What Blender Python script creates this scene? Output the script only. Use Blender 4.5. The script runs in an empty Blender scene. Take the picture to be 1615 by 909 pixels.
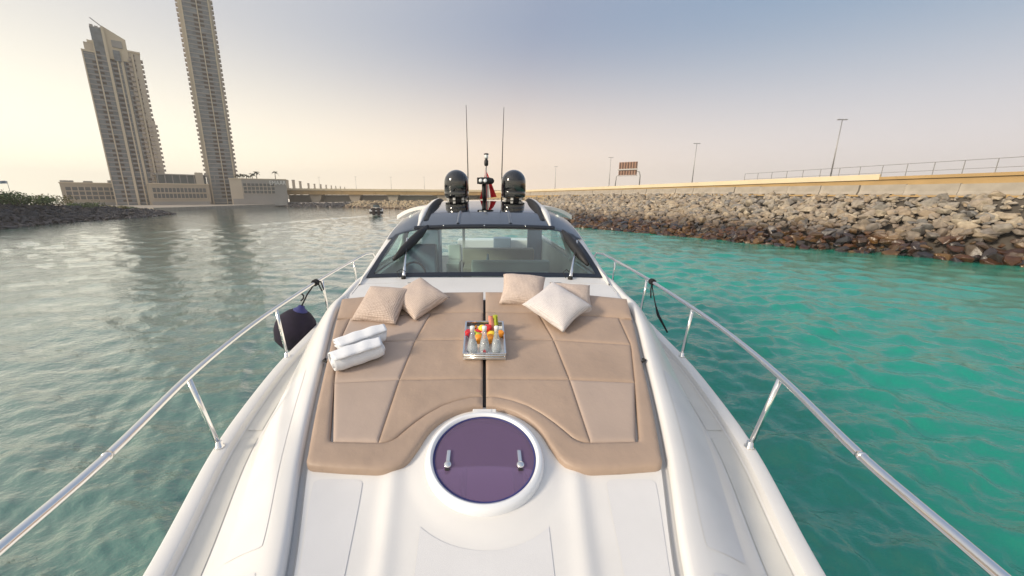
import bpy, bmesh, math, random
import numpy as np
from mathutils import Vector, Matrix
random.seed(7); np.random.seed(7)
R = math.radians
scene = bpy.context.scene
C = scene.collection

# ------------------------------------------------------------------ camera, sky, sun
CAM_H = 4.0
cd = bpy.data.cameras.new('camera'); cam = bpy.data.objects.new('camera', cd); C.objects.link(cam)
cam.location = (0, 0, CAM_H); cam.rotation_euler = (R(90 - 13.67), 0, 0)
cd.sensor_width = 36.0; cd.lens = 590 / 1615 * 36; cd.shift_x = 43.5 / 1615
cd.clip_start = 0.05; cd.clip_end = 20000
scene.camera = cam
SUN_AZ, SUN_EL = R(-118), R(24)          # azimuth from +Y, negative towards -X (image left)
w = bpy.data.worlds.new('World'); scene.world = w; w.use_nodes = True
wn = w.node_tree; wn.nodes.clear()
wo = wn.nodes.new('ShaderNodeOutputWorld'); bg = wn.nodes.new('ShaderNodeBackground')
sky = wn.nodes.new('ShaderNodeTexSky'); sky.sky_type = 'NISHITA'; sky.sun_disc = False
sky.sun_elevation = SUN_EL; sky.sun_rotation = SUN_AZ
sky.altitude = 0; sky.air_density = 1.0; sky.dust_density = 4.5; sky.ozone_density = 1.2
bg.inputs['Strength'].default_value = 0.15
# hazy lower sky: warm towards the sun, mauve-grey away from it, thinning with elevation
def wnode(t, **k):
    n = wn.nodes.new(t)
    for a, b in k.items(): setattr(n, a, b)
    return n
WL_ = wn.links.new
tcw = wnode('ShaderNodeTexCoord'); nrm = wnode('ShaderNodeVectorMath', operation='NORMALIZE'); WL_(tcw.outputs['Generated'], nrm.inputs[0])
sepw = wnode('ShaderNodeSeparateXYZ'); WL_(nrm.outputs[0], sepw.inputs[0])
dsun = wnode('ShaderNodeVectorMath', operation='DOT_PRODUCT'); dsun.inputs[1].default_value = (math.sin(SUN_AZ), math.cos(SUN_AZ), 0.12); WL_(nrm.outputs[0], dsun.inputs[0])
mrw = wnode('ShaderNodeMapRange'); mrw.inputs['From Min'].default_value = -1.0; mrw.inputs['From Max'].default_value = 1.0
WL_(dsun.outputs['Value'], mrw.inputs['Value'])
def skyramp(stops):
    r_ = wnode('ShaderNodeValToRGB'); els = r_.color_ramp.elements; els[0].position = 0.0; els[1].position = 1.0
    for p_, c_ in stops:
        e_ = els[0] if p_ == 0 else els[-1] if p_ == 1 else els.new(p_)
        e_.color = (*c_, 1)
    WL_(mrw.outputs[0], r_.inputs[0]); return r_
low_ = skyramp(((0.0, (3.75, 3.3, 3.1)), (0.25, (5.4, 4.2, 3.0)), (0.68, (6.2, 5.75, 4.25)), (1.0, (7.0, 6.4, 4.9))))
mid_ = skyramp(((0.0, (0.78, 1.27, 1.85)), (0.25, (1.0, 1.22, 1.68)), (0.68, (2.45, 2.42, 2.4)), (1.0, (3.3, 3.2, 3.0))))
ab = wnode('ShaderNodeMath', operation='ABSOLUTE'); WL_(sepw.outputs['Z'], ab.inputs[0])
def zr(a, b):
    m_ = wnode('ShaderNodeMapRange'); m_.interpolation_type = 'SMOOTHSTEP'; m_.inputs['From Min'].default_value = a; m_.inputs['From Max'].default_value = b; WL_(ab.outputs[0], m_.inputs['Value']); return m_
t1 = zr(-0.10, 0.38); t2 = zr(0.38, 0.95)
mx1 = wnode('ShaderNodeMixRGB'); WL_(t1.outputs[0], mx1.inputs[0]); WL_(low_.outputs[0], mx1.inputs[1]); WL_(mid_.outputs[0], mx1.inputs[2])
veil = wnode('ShaderNodeMath', operation='MULTIPLY'); veil.inputs[1].default_value = 0.35; WL_(t2.outputs[0], veil.inputs[0])   # the haze veil thins only partly towards the zenith
mixw = wnode('ShaderNodeMixRGB'); WL_(veil.outputs[0], mixw.inputs[0]); WL_(mx1.outputs[0], mixw.inputs[1]); WL_(sky.outputs[0], mixw.inputs[2])
WL_(mixw.outputs[0], bg.inputs[0]); WL_(bg.outputs[0], wo.inputs[0])
sl = bpy.data.lights.new('sun', 'SUN'); so = bpy.data.objects.new('sun', sl); C.objects.link(so)
sl.energy = 1.9; sl.angle = R(11); sl.color = (1.0, 0.86, 0.68)
sd = Vector((math.sin(SUN_AZ) * math.cos(SUN_EL), math.cos(SUN_AZ) * math.cos(SUN_EL), math.sin(SUN_EL)))
so.rotation_euler = (-sd).to_track_quat('-Z', 'Y').to_euler(); so.location = sd * 100
vs = scene.view_settings
vs.view_transform = 'Standard'; vs.look = 'None'; vs.gamma = 1; vs.use_curve_mapping = False
vs.exposure = 1.07
scene.render.resolution_x = 1024; scene.render.resolution_y = 576

# ------------------------------------------------------------------ materials
M = {}
def mat(name, col, rough=0.5, metal=0.0, var=0.0, vscale=3.0, bump=0.0, bscale=40.0, coat=0.0, spec=0.5, **kw):
    m = bpy.data.materials.new(name); m.use_nodes = True
    nt = m.node_tree; b = nt.nodes['Principled BSDF']
    b.inputs['Base Color'].default_value = (*col, 1); b.inputs['Roughness'].default_value = rough
    b.inputs['Metallic'].default_value = metal; b.inputs['Coat Weight'].default_value = coat
    b.inputs['Specular IOR Level'].default_value = spec
    if var or bump:
        tc = nt.nodes.new('ShaderNodeTexCoord')
    if var:
        n = nt.nodes.new('ShaderNodeTexNoise'); n.inputs['Scale'].default_value = vscale; n.inputs['Detail'].default_value = 6
        r = nt.nodes.new('ShaderNodeMapRange'); r.inputs['From Min'].default_value = 0.3; r.inputs['From Max'].default_value = 0.7
        r.inputs['To Min'].default_value = 1 - var; r.inputs['To Max'].default_value = 1 + var
        mx = nt.nodes.new('ShaderNodeVectorMath'); mx.operation = 'SCALE'; mx.inputs[0].default_value = col
        nt.links.new(tc.outputs['Object'], n.inputs['Vector']); nt.links.new(n.outputs['Fac'], r.inputs['Value'])
        nt.links.new(r.outputs[0], mx.inputs['Scale']); nt.links.new(mx.outputs[0], b.inputs['Base Color'])
    if bump:
        n2 = nt.nodes.new('ShaderNodeTexNoise'); n2.inputs['Scale'].default_value = bscale; n2.inputs['Detail'].default_value = 4
        bp = nt.nodes.new('ShaderNodeBump'); bp.inputs['Strength'].default_value = bump; bp.inputs['Distance'].default_value = kw.get('bdist', 0.01)
        nt.links.new(tc.outputs['Object'], n2.inputs['Vector']); nt.links.new(n2.outputs['Fac'], bp.inputs['Height'])
        nt.links.new(bp.outputs[0], b.inputs['Normal'])
    M[name] = m
    return m
mat('gelcoat', (0.73, 0.72, 0.705), 0.34, var=0.03, vscale=2.5, coat=0.12)
mat('nonskid', (0.675, 0.675, 0.685), 0.75, var=0.03, vscale=4, bump=0.5, bscale=350, bdist=0.002)
mat('sidedeck', (0.66, 0.645, 0.60), 0.7, var=0.03, vscale=5, bump=0.4, bscale=300, bdist=0.002)
mat('groove', (0.50, 0.50, 0.50), 0.6)
mat('leatherette', (0.385, 0.285, 0.218), 0.5, var=0.07, vscale=2.6, bump=0.35, bscale=9, bdist=0.02)
mat('leatherette_light', (0.42, 0.33, 0.275), 0.58, var=0.05, vscale=2.2, bump=0.25, bscale=7, bdist=0.02)
mat('steel', (0.86, 0.85, 0.83), 0.13, 1.0)
mat('chrome', (0.85, 0.85, 0.85), 0.08, 1.0)
mat('black_gloss', (0.006, 0.007, 0.010), 0.05, coat=1.0)
mat('roof_grey', (0.045, 0.06, 0.085), 0.28, coat=0.6)
mat('black_matte', (0.012, 0.012, 0.014), 0.6)
mat('frame_black', (0.010, 0.014, 0.024), 0.35)
mat('rubber', (0.02, 0.02, 0.02), 0.8)
mat('fender_cloth', (0.012, 0.008, 0.022), 0.9, var=0.2, vscale=9, bump=0.3, bscale=90)
mat('fender_blue', (0.03, 0.035, 0.16), 0.7)
mat('rope', (0.012, 0.012, 0.016), 0.9, bump=0.6, bscale=120)
mat('towel', (0.80, 0.82, 0.86), 0.95, bump=0.9, bscale=260, bdist=0.004, var=0.02, vscale=8)
mat('interior_pale', (0.62, 0.66, 0.62), 0.6, var=0.03)
mat('interior_beige', (0.42, 0.36, 0.30), 0.7, var=0.04)
mat('interior_blue', (0.20, 0.26, 0.33), 0.6, var=0.05)
mat('interior_floor', (0.42, 0.36, 0.28), 0.5)
mat('white_cloth', (0.75, 0.75, 0.74), 0.9)
mat('flag_red', (0.55, 0.02, 0.03), 0.8)
mat('flag_white', (0.75, 0.72, 0.70), 0.8)
mat('lamp_glass', (0.75, 0.78, 0.80), 0.15)
mat('silver', (0.78, 0.77, 0.75), 0.18, 1.0)
mat('tray_inside', (0.82, 0.83, 0.84), 0.3, 0.1)
mat('cap_white', (0.78, 0.78, 0.78), 0.4)
mat('orange_fruit', (0.85, 0.30, 0.02), 0.45, var=0.15, vscale=30)
mat('yellow_fruit', (0.85, 0.60, 0.04), 0.45, var=0.1, vscale=30)
mat('red_fruit', (0.55, 0.02, 0.03), 0.4, var=0.2, vscale=40)
mat('green_fruit', (0.40, 0.48, 0.06), 0.45, var=0.15, vscale=30)
mat('purple_fruit', (0.08, 0.01, 0.04), 0.4)
mat('pink_fruit', (0.80, 0.35, 0.28), 0.45)
mat('concrete', (0.34, 0.30, 0.25), 0.85, var=0.14, vscale=1.2, bump=0.3, bscale=14)
mat('parapet', (0.66, 0.56, 0.38), 0.8, var=0.06, vscale=0.4)
mat('ochre_wall', (0.40, 0.27, 0.12), 0.85, var=0.10, vscale=0.5)
mat('sand', (0.25, 0.215, 0.17), 0.95, var=0.15, vscale=0.3)
mat('earth_dark', (0.09, 0.077, 0.063), 0.95, var=0.3, vscale=0.8)
mat('asphalt', (0.06, 0.06, 0.06), 0.9, var=0.1, vscale=0.5)
mat('galv', (0.35, 0.34, 0.33), 0.5, 0.6)
mat('billboard', (0.34, 0.20, 0.14), 0.7); mat('rib_brown', (0.12, 0.07, 0.05), 0.7)
mat('tower_beige', (0.52, 0.45, 0.36), 0.8, var=0.06, vscale=0.15)
mat('tower_cream', (0.60, 0.51, 0.38), 0.8, var=0.05, vscale=0.15)
mat('tower_glass', (0.16, 0.175, 0.185), 0.35, var=0.3, vscale=0.5, spec=0.6)
mat('tower_band', (0.34, 0.31, 0.29), 0.8)
mat('balcony', (0.42, 0.36, 0.32), 0.8)
mat('podium_wall', (0.42, 0.36, 0.28), 0.85, var=0.08, vscale=0.2)
mat('podium_grey', (0.33, 0.31, 0.29), 0.85, var=0.08, vscale=0.2)
mat('window_dark', (0.10, 0.105, 0.11), 0.3)
mat('terrace', (0.11, 0.12, 0.12), 0.6, var=0.2, vscale=0.4)
mat('letters', (0.80, 0.80, 0.78), 0.5)
mat('trunk', (0.13, 0.09, 0.06), 0.9)
mat('palm_leaf', (0.055, 0.06, 0.025), 0.7)
mat('boat_white', (0.7, 0.7, 0.68), 0.4)
mat('boat_dark', (0.03, 0.02, 0.02), 0.6)
mat('far_city', (0.45, 0.42, 0.38), 0.9)

def leafmat(name, a, b_):
    m = bpy.data.materials.new(name); m.use_nodes = True; nt = m.node_tree; b = nt.nodes['Principled BSDF']
    g = nt.nodes.new('ShaderNodeNewGeometry'); r = nt.nodes.new('ShaderNodeValToRGB')
    r.color_ramp.elements[0].color = (*a, 1); r.color_ramp.elements[1].color = (*b_, 1)
    nt.links.new(g.outputs['Random Per Island'], r.inputs[0]); nt.links.new(r.outputs[0], b.inputs['Base Color'])
    b.inputs['Roughness'].default_value = 0.7; M[name] = m
leafmat('leaf_green', (0.022, 0.055, 0.012), (0.075, 0.13, 0.02))
leafmat('leaf_olive', (0.07, 0.075, 0.02), (0.20, 0.17, 0.045))

def rockmat(name, cols, wet, zw0, zw1):
    m = bpy.data.materials.new(name); m.use_nodes = True; nt = m.node_tree; b = nt.nodes['Principled BSDF']
    N = nt.nodes.new; L = nt.links.new
    g = N('ShaderNodeNewGeometry'); oi = N('ShaderNodeObjectInfo')
    ad = N('ShaderNodeMath'); ad.operation = 'ADD'; fr = N('ShaderNodeMath'); fr.operation = 'FRACT'
    L(g.outputs['Random Per Island'], ad.inputs[0]); L(oi.outputs['Random'], ad.inputs[1]); L(ad.outputs[0], fr.inputs[0])
    r1 = N('ShaderNodeValToRGB'); r2 = N('ShaderNodeValToRGB')
    for r, cc in ((r1, cols), (r2, wet)):
        el = r.color_ramp.elements
        while len(el) < len(cc): el.new(0.5)
        for i, c_ in enumerate(cc): el[i].position = i / (len(cc) - 1); el[i].color = (*c_, 1)
        L(fr.outputs[0], r.inputs[0])
    sx = N('ShaderNodeSeparateXYZ'); L(g.outputs['Position'], sx.inputs[0])
    nz = N('ShaderNodeTexNoise'); nz.inputs['Scale'].default_value = 0.6; L(g.outputs['Position'], nz.inputs['Vector'])
    az = N('ShaderNodeMath'); az.operation = 'MULTIPLY_ADD'; az.inputs[1].default_value = -1.6; L(nz.outputs['Fac'], az.inputs[0]); L(sx.outputs['Z'], az.inputs[2])
    mr = N('ShaderNodeMapRange'); mr.inputs['From Min'].default_value = zw0 - 0.8; mr.inputs['From Max'].default_value = zw1 - 0.8
    L(az.outputs[0], mr.inputs['Value'])
    mx = N('ShaderNodeMixRGB'); L(mr.outputs[0], mx.inputs[0]); L(r2.outputs[0], mx.inputs[1]); L(r1.outputs[0], mx.inputs[2])
    n3 = N('ShaderNodeTexNoise'); n3.inputs['Scale'].default_value = 4; n3.inputs['Detail'].default_value = 8; L(g.outputs['Position'], n3.inputs['Vector'])
    m3 = N('ShaderNodeMapRange'); m3.inputs['From Min'].default_value = .3; m3.inputs['From Max'].default_value = .7; m3.inputs['To Min'].default_value = 0.58; m3.inputs['To Max'].default_value = 1.02
    L(n3.outputs['Fac'], m3.inputs['Value'])
    sc = N('ShaderNodeVectorMath'); sc.operation = 'SCALE'; L(mx.outputs[0], sc.inputs[0]); L(m3.outputs[0], sc.inputs['Scale'])
    L(sc.outputs[0], b.inputs['Base Color'])
    rr = N('ShaderNodeMapRange'); rr.inputs['To Min'].default_value = 0.35; rr.inputs['To Max'].default_value = 0.9; L(mr.outputs[0], rr.inputs['Value']); L(rr.outputs[0], b.inputs['Roughness'])
    bp = N('ShaderNodeBump'); bp.inputs['Strength'].default_value = 0.6; bp.inputs['Distance'].default_value = 0.06
    L(n3.outputs['Fac'], bp.inputs['Height']); L(bp.outputs[0], b.inputs['Normal']); M[name] = m
rockmat('rock', [(0.28, 0.23, 0.18), (0.43, 0.36, 0.27), (0.22, 0.21, 0.20), (0.52, 0.44, 0.33), (0.34, 0.26, 0.18), (0.38, 0.33, 0.28)],
        [(0.035, 0.016, 0.012), (0.10, 0.04, 0.012), (0.025, 0.026, 0.034), (0.15, 0.075, 0.022), (0.05, 0.035, 0.022), (0.03, 0.03, 0.035)], 1.05, 2.5)
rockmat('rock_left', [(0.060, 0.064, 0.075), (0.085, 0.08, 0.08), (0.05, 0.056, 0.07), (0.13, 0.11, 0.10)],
        [(0.05, 0.04, 0.04), (0.07, 0.05, 0.04), (0.04, 0.04, 0.05)], 0.1, 1.2)  # the left bank's shade is put into these dark bluish rock colours
rockmat('rock_far', [(0.36, 0.28, 0.18), (0.50, 0.40, 0.26), (0.30, 0.24, 0.17), (0.55, 0.44, 0.28)],
        [(0.12, 0.07, 0.035), (0.18, 0.11, 0.05), (0.10, 0.06, 0.04)], 0.2, 1.0)

def glassmat(name, tint, ior=1.45, rough=0.02, pale_fill=0.0, dcol=(0.6, 0.62, 0.64)):
    m = bpy.data.materials.new(name); m.use_nodes = True; nt = m.node_tree; nt.nodes.clear()
    N = nt.nodes.new; L = nt.links.new
    o = N('ShaderNodeOutputMaterial'); t = N('ShaderNodeBsdfTransparent'); t.inputs[0].default_value = (*tint, 1)
    g = N('ShaderNodeBsdfGlossy'); g.inputs['Roughness'].default_value = rough
    f = N('ShaderNodeFresnel'); f.inputs['IOR'].default_value = ior
    mx = N('ShaderNodeMixShader'); L(f.outputs[0], mx.inputs[0]); L(t.outputs[0], mx.inputs[1]); L(g.outputs[0], mx.inputs[2])
    out = mx
    if pale_fill:
        d = N('ShaderNodeBsdfDiffuse'); d.inputs[0].default_value = (*dcol, 1)  # diffuse colour mixed in to brighten dark glass, in place of reflected sky
        m2 = N('ShaderNodeMixShader'); m2.inputs[0].default_value = pale_fill; L(mx.outputs[0], m2.inputs[1]); L(d.outputs[0], m2.inputs[2]); out = m2
    L(out.outputs[0], o.inputs[0]); M[name] = m
glassmat('windshield', (0.76, 0.95, 0.93), 1.5, pale_fill=0.08)
glassmat('hatch_glass', (0.94, 0.76, 0.95), 1.6, pale_fill=0.20, dcol=(0.48, 0.33, 0.55))
glassmat('bottle_glass', (0.93, 0.96, 0.98), 1.45, pale_fill=0.22, dcol=(0.85, 0.89, 0.93))

def weave(name, c1, c2, sc=90):
    m = bpy.data.materials.new(name); m.use_nodes = True; nt = m.node_tree; b = nt.nodes['Principled BSDF']
    N = nt.nodes.new; L = nt.links.new
    tc = N('ShaderNodeTexCoord')
    w1 = N('ShaderNodeTexWave'); w1.bands_direction = 'X'; w1.inputs['Scale'].default_value = sc / 6.28; w1.inputs['Distortion'].default_value = 1.2
    w2 = N('ShaderNodeTexWave'); w2.bands_direction = 'Y'; w2.inputs['Scale'].default_value = sc / 6.28; w2.inputs['Distortion'].default_value = 1.2
    L(tc.outputs['Object'], w1.inputs['Vector']); L(tc.outputs['Object'], w2.inputs['Vector'])
    mu = N('ShaderNodeMath'); mu.operation = 'MULTIPLY'; L(w1.outputs['Fac'], mu.inputs[0]); L(w2.outputs['Fac'], mu.inputs[1])
    n = N('ShaderNodeTexNoise'); n.inputs['Scale'].default_value = 60; L(tc.outputs['Object'], n.inputs['Vector'])
    a = N('ShaderNodeMath'); a.operation = 'MULTIPLY_ADD'; a.inputs[1].default_value = 0.8; a.inputs[2].default_value = -0.1
    L(n.outputs['Fac'], a.inputs[0]); ad = N('ShaderNodeMath'); ad.operation = 'ADD'; L(a.outputs[0], ad.inputs[0]); L(mu.outputs[0], ad.inputs[1])
    mx = N('ShaderNodeMixRGB'); mx.inputs[1].default_value = (*c1, 1); mx.inputs[2].default_value = (*c2, 1); mx.use_clamp = True; L(ad.outputs[0], mx.inputs[0])
    L(mx.outputs[0], b.inputs['Base Color']); b.inputs['Roughness'].default_value = 0.9
    bp = N('ShaderNodeBump'); bp.inputs['Strength'].default_value = 0.7; bp.inputs['Distance'].default_value = 0.004; L(mu.outputs[0], bp.inputs['Height']); L(bp.outputs[0], b.inputs['Normal'])
    M[name] = m
weave('pillow_brown', (0.28, 0.20, 0.16), (0.70, 0.59, 0.52), 120)
weave('pillow_taupe', (0.38, 0.29, 0.24), (0.72, 0.61, 0.54), 140)
weave('pillow_pale', (0.50, 0.46, 0.46), (0.80, 0.76, 0.75), 150)

# ------------------------------------------------------------------ mesh helpers
def setp(o, label=None, cat=None, group=None, kind=None):
    if label: o['label'] = label
    if cat: o['category'] = cat
    if group: o['group'] = group
    if kind: o['kind'] = kind
    return o
def link(name, me, m=None, parent=None, smooth=False):
    if m is not None and not me.materials: me.materials.append(M[m] if isinstance(m, str) else m)
    if smooth:
        me.polygons.foreach_set('use_smooth', [True] * len(me.polygons))
    o = bpy.data.objects.new(name, me); C.objects.link(o)
    if parent is not None: o.parent = parent
    return o
def empty(name, loc=(0, 0, 0), rz=0.0):
    o = bpy.data.objects.new(name, None); C.objects.link(o); o.location = loc; o.rotation_euler = (0, 0, rz); o.empty_display_size = 0.2
    return o
class MB:
    def __init__(s): s.v = []; s.f = []
    def add(s, vs_, fs):
        k = len(s.v); s.v += [tuple(v) for v in vs_]; s.f += [tuple(i + k for i in f) for f in fs]; return s
    def box(s, a, b):
        x0, y0, z0 = a; x1, y1, z1 = b
        return s.add([(x0, y0, z0), (x1, y0, z0), (x1, y1, z0), (x0, y1, z0), (x0, y0, z1), (x1, y0, z1), (x1, y1, z1), (x0, y1, z1)],
                     [(0, 3, 2, 1), (4, 5, 6, 7), (0, 1, 5, 4), (1, 2, 6, 5), (2, 3, 7, 6), (3, 0, 4, 7)])
    def hexa(s, p8):
        return s.add(p8, [(0, 3, 2, 1), (4, 5, 6, 7), (0, 1, 5, 4), (1, 2, 6, 5), (2, 3, 7, 6), (3, 0, 4, 7)])
    def tube(s, pts, rad, n=10, closed=False):
        pts = [Vector(p) for p in pts]; rs = rad if isinstance(rad, (list, tuple)) else [rad] * len(pts)
        k = len(s.v); up = None
        for i, p in enumerate(pts):
            t = (pts[min(i + 1, len(pts) - 1)] - pts[max(i - 1, 0)]).normalized()
            if up is None: up = Vector((0, 0, 1)) if abs(t.z) < 0.9 else Vector((1, 0, 0))
            a = t.cross(up); a = a.normalized() if a.length > 1e-6 else Vector((1, 0, 0)); b = a.cross(t).normalized(); up = b
            for j in range(n):
                th = 2 * math.pi * j / n; s.v.append(tuple(p + (a * math.cos(th) + b * math.sin(th)) * rs[i]))
        for i in range(len(pts) - 1):
            for j in range(n):
                s.f.append((k + i * n + j, k + i * n + (j + 1) % n, k + (i + 1) * n + (j + 1) % n, k + (i + 1) * n + j))
        s.f.append(tuple(k + j for j in reversed(range(n)))); e = k + (len(pts) - 1) * n; s.f.append(tuple(e + j for j in range(n)))
        return s
    def lathe(s, prof, n=32, cx=0, cy=0, cap=True):
        k = len(s.v)
        for r_, z in prof:
            for j in range(n):
                th = 2 * math.pi * j / n; s.v.append((cx + r_ * math.cos(th), cy + r_ * math.sin(th), z))
        for i in range(len(prof) - 1):
            for j in range(n): s.f.append((k + i * n + j, k + i * n + (j + 1) % n, k + (i + 1) * n + (j + 1) % n, k + (i + 1) * n + j))
        if cap:
            s.f.append(tuple(k + j for j in reversed(range(n)))); e = k + (len(prof) - 1) * n; s.f.append(tuple(e + j for j in range(n)))
        return s
    def grid(s, rows, flip=False):
        k = len(s.v); nr = len(rows); nc = len(rows[0])
        for r_ in rows: s.v += [tuple(p) for p in r_]
        for i in range(nr - 1):
            for j in range(nc - 1):
                q = (k + i * nc + j, k + i * nc + j + 1, k + (i + 1) * nc + j + 1, k + (i + 1) * nc + j)
                s.f.append(q[::-1] if flip else q)
        return s
    def mesh(s, name='m'):
        me = bpy.data.meshes.new(name); me.from_pydata(s.v, [], s.f); me.update(); return me
    def build(s, name, m, parent=None, smooth=False, bevel=0.0, mtx=None):
        if mtx is not None: s.v = [tuple(mtx @ Vector(v)) for v in s.v]
        me = s.mesh(name)
        if bevel:
            bm = bmesh.new(); bm.from_mesh(me); bmesh.ops.recalc_face_normals(bm, faces=bm.faces)
            bmesh.ops.bevel(bm, geom=bm.edges[:], offset=bevel, segments=2, profile=0.6, affect='EDGES'); bm.to_mesh(me); bm.free()
        return link(name, me, m, parent, smooth)
def autosmooth(o, ang=40):
    me = o.data; me.polygons.foreach_set('use_smooth', [True] * len(me.polygons)); me.set_sharp_from_angle(angle=R(ang))
    return o
def interp(x, tab):
    return float(np.interp(x, [a for a, b in tab], [b for a, b in tab]))
def smooth_interp(x, tab):
    # Catmull-Rom through a table
    xs = [a for a, b in tab]; ys = [b for a, b in tab]
    if x <= xs[0]: return ys[0]
    if x >= xs[-1]: return ys[-1]
    i = max(j for j in range(len(xs) - 1) if xs[j] <= x)
    def m_(k):
        if k == 0: return (ys[1] - ys[0]) / (xs[1] - xs[0])
        if k == len(xs) - 1: return (ys[-1] - ys[-2]) / (xs[-1] - xs[-2])
        return (ys[k + 1] - ys[k - 1]) / (xs[k + 1] - xs[k - 1])
    h = xs[i + 1] - xs[i]; t = (x - xs[i]) / h
    return (2*t**3-3*t*t+1)*ys[i] + (t**3-2*t*t+t)*h*m_(i) + (-2*t**3+3*t*t)*ys[i+1] + (t**3-t*t)*h*m_(i+1)
def copy_tree(o, parent=None):
    c = o.copy(); C.objects.link(c); c.parent = parent
    for ch in list(o.children): copy_tree(ch, c)
    return c

# ------------------------------------------------------------------ water
def build_water():
    nr, nf, nb = 760, 880, 60
    na = nf + nb
    r = 1.5 * np.exp(np.linspace(0, math.log(1500 / 1.5), nr))
    # finer in the forward sector, coarser behind
    th = np.concatenate([np.linspace(-68, 68, nf, endpoint=False), np.linspace(68, 292, nb, endpoint=False)])
    th = np.radians(th); RR, TT = np.meshgrid(r, th, indexing='ij')
    X = RR * np.sin(TT); Y = RR * np.cos(TT); Z = np.zeros_like(X)
    rng = np.random.RandomState(3)
    cell = RR * 0.0093
    wx = X + 0.08 * np.sin(0.9 * Y + 0.4 * X) + 0.5 * np.sin(0.13 * Y + 1.0); wy = Y + 0.08 * np.sin(0.8 * X - 0.3 * Y) + 0.5 * np.sin(0.11 * X + 2.0)
    for i in range(84):
        lam = 0.20 * (16.0) ** (i / 83.0)
        ang = rng.normal(math.radians(80), 0.85)
        k = 2 * math.pi / lam; ph = rng.rand() * 6.28
        amp = 0.0082 * lam ** 0.78 * (0.5 + 1.0 * rng.rand()) * (1.0 if lam < 2 else 0.75)
        fade = np.clip((lam / cell - 2.2) / 2.5, 0, 1)
        phase = k * (wx * math.cos(ang) + wy * math.sin(ang)) + ph
        env = 0.7 + 0.5 * np.sin(X * 0.31 / lam ** .5 + i * 1.7) * np.sin(Y * 0.27 / lam ** .5 + i * 0.9)
        s = np.sin(phase); Z += amp * fade * env * (s - 0.30 * np.cos(2 * phase))
    # calmer and rougher patches
    patch = 0.78 + 0.42 * np.sin(X * 0.11 + 0.5 * np.sin(Y * 0.07)) * np.sin(Y * 0.05 + 1.0)
    Z *= patch
    # the small boat's stern wave train
    for sgn, ph in ((-1, 0.0), (1, 1.0)):
        u = (X + 24.3); v = (Y - 86)
        d = (-v) * 1.0; lat = u + sgn * 0.33 * d
        m_ = np.clip(d / 6, 0, 1) * np.exp(-d / 42) * np.exp(-(lat / 2.2) ** 2)
        Z += 0.10 * m_ * np.cos(lat * 2.2 + ph)
    v = np.stack([X, Y, Z], -1).reshape(-1, 3)
    me = bpy.data.meshes.new('water')
    i, j = np.meshgrid(np.arange(nr - 1), np.arange(na), indexing='ij'); jn = (j + 1) % na
    f = np.stack([i * na + j, i * na + jn, (i + 1) * na + jn, (i + 1) * na + j], -1).reshape(-1, 4)[:, ::-1]
    me.vertices.add(len(v)); me.vertices.foreach_set('co', v.astype(np.float32).ravel())
    me.loops.add(f.size); me.loops.foreach_set('vertex_index', f.astype(np.int32).ravel())
    me.polygons.add(len(f)); me.polygons.foreach_set('loop_start', np.arange(0, f.size, 4, dtype=np.int32))
    me.update(calc_edges=True); me.validate()
    m = bpy.data.materials.new('water'); m.use_nodes = True; nt = m.node_tree; b = nt.nodes['Principled BSDF']
    N = nt.nodes.new; L = nt.links.new
    g = N('ShaderNodeNewGeometry')
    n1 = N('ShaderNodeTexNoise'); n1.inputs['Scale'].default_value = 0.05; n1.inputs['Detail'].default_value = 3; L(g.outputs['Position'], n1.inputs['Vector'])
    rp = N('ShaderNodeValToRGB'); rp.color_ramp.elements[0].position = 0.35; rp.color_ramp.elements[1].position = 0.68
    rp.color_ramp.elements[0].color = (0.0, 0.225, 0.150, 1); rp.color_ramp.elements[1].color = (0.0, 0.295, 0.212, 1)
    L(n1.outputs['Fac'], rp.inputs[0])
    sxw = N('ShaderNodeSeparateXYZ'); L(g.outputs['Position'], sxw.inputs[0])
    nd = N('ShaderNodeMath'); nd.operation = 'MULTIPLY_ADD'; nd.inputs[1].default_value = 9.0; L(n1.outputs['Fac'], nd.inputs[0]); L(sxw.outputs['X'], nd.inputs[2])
    lit_fac = N('ShaderNodeMapRange'); lit_fac.interpolation_type = 'SMOOTHSTEP'; lit_fac.inputs['From Min'].default_value = -0.5; lit_fac.inputs['From Max'].default_value = 9.0; L(nd.outputs[0], lit_fac.inputs['Value'])
    lit_tint = N('ShaderNodeMixRGB'); lit_tint.inputs[1].default_value = (0.0, 0.105, 0.068, 1); L(lit_fac.outputs[0], lit_tint.inputs[0]); L(rp.outputs[0], lit_tint.inputs[2]); L(lit_tint.outputs[0], b.inputs['Base Color'])  # darker left and brighter right lighting put into water colour, and coat below
    b.inputs['Roughness'].default_value = 0.03; b.inputs['IOR'].default_value = 1.45
    mp = N('ShaderNodeMapping'); mp.inputs['Scale'].default_value = (1.0, 1.35, 1.0); mp.inputs['Rotation'].default_value = (0, 0, 0.35); L(g.outputs['Position'], mp.inputs['Vector'])
    n2 = N('ShaderNodeTexNoise'); n2.inputs['Scale'].default_value = 6.5; n2.inputs['Detail'].default_value = 5; n2.inputs['Roughness'].default_value = 0.55; L(mp.outputs[0], n2.inputs['Vector'])
    n3 = N('ShaderNodeTexNoise'); n3.inputs['Scale'].default_value = 0.55; n3.inputs['Detail'].default_value = 4; L(mp.outputs[0], n3.inputs['Vector'])
    b1 = N('ShaderNodeBump'); b1.inputs['Strength'].default_value = 0.8; b1.inputs['Distance'].default_value = 0.03; L(n2.outputs['Fac'], b1.inputs['Height'])
    b2 = N('ShaderNodeBump'); b2.inputs['Strength'].default_value = 0.5; b2.inputs['Distance'].default_value = 0.10; L(n3.outputs['Fac'], b2.inputs['Height']); L(b1.outputs[0], b2.inputs['Normal'])
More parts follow.
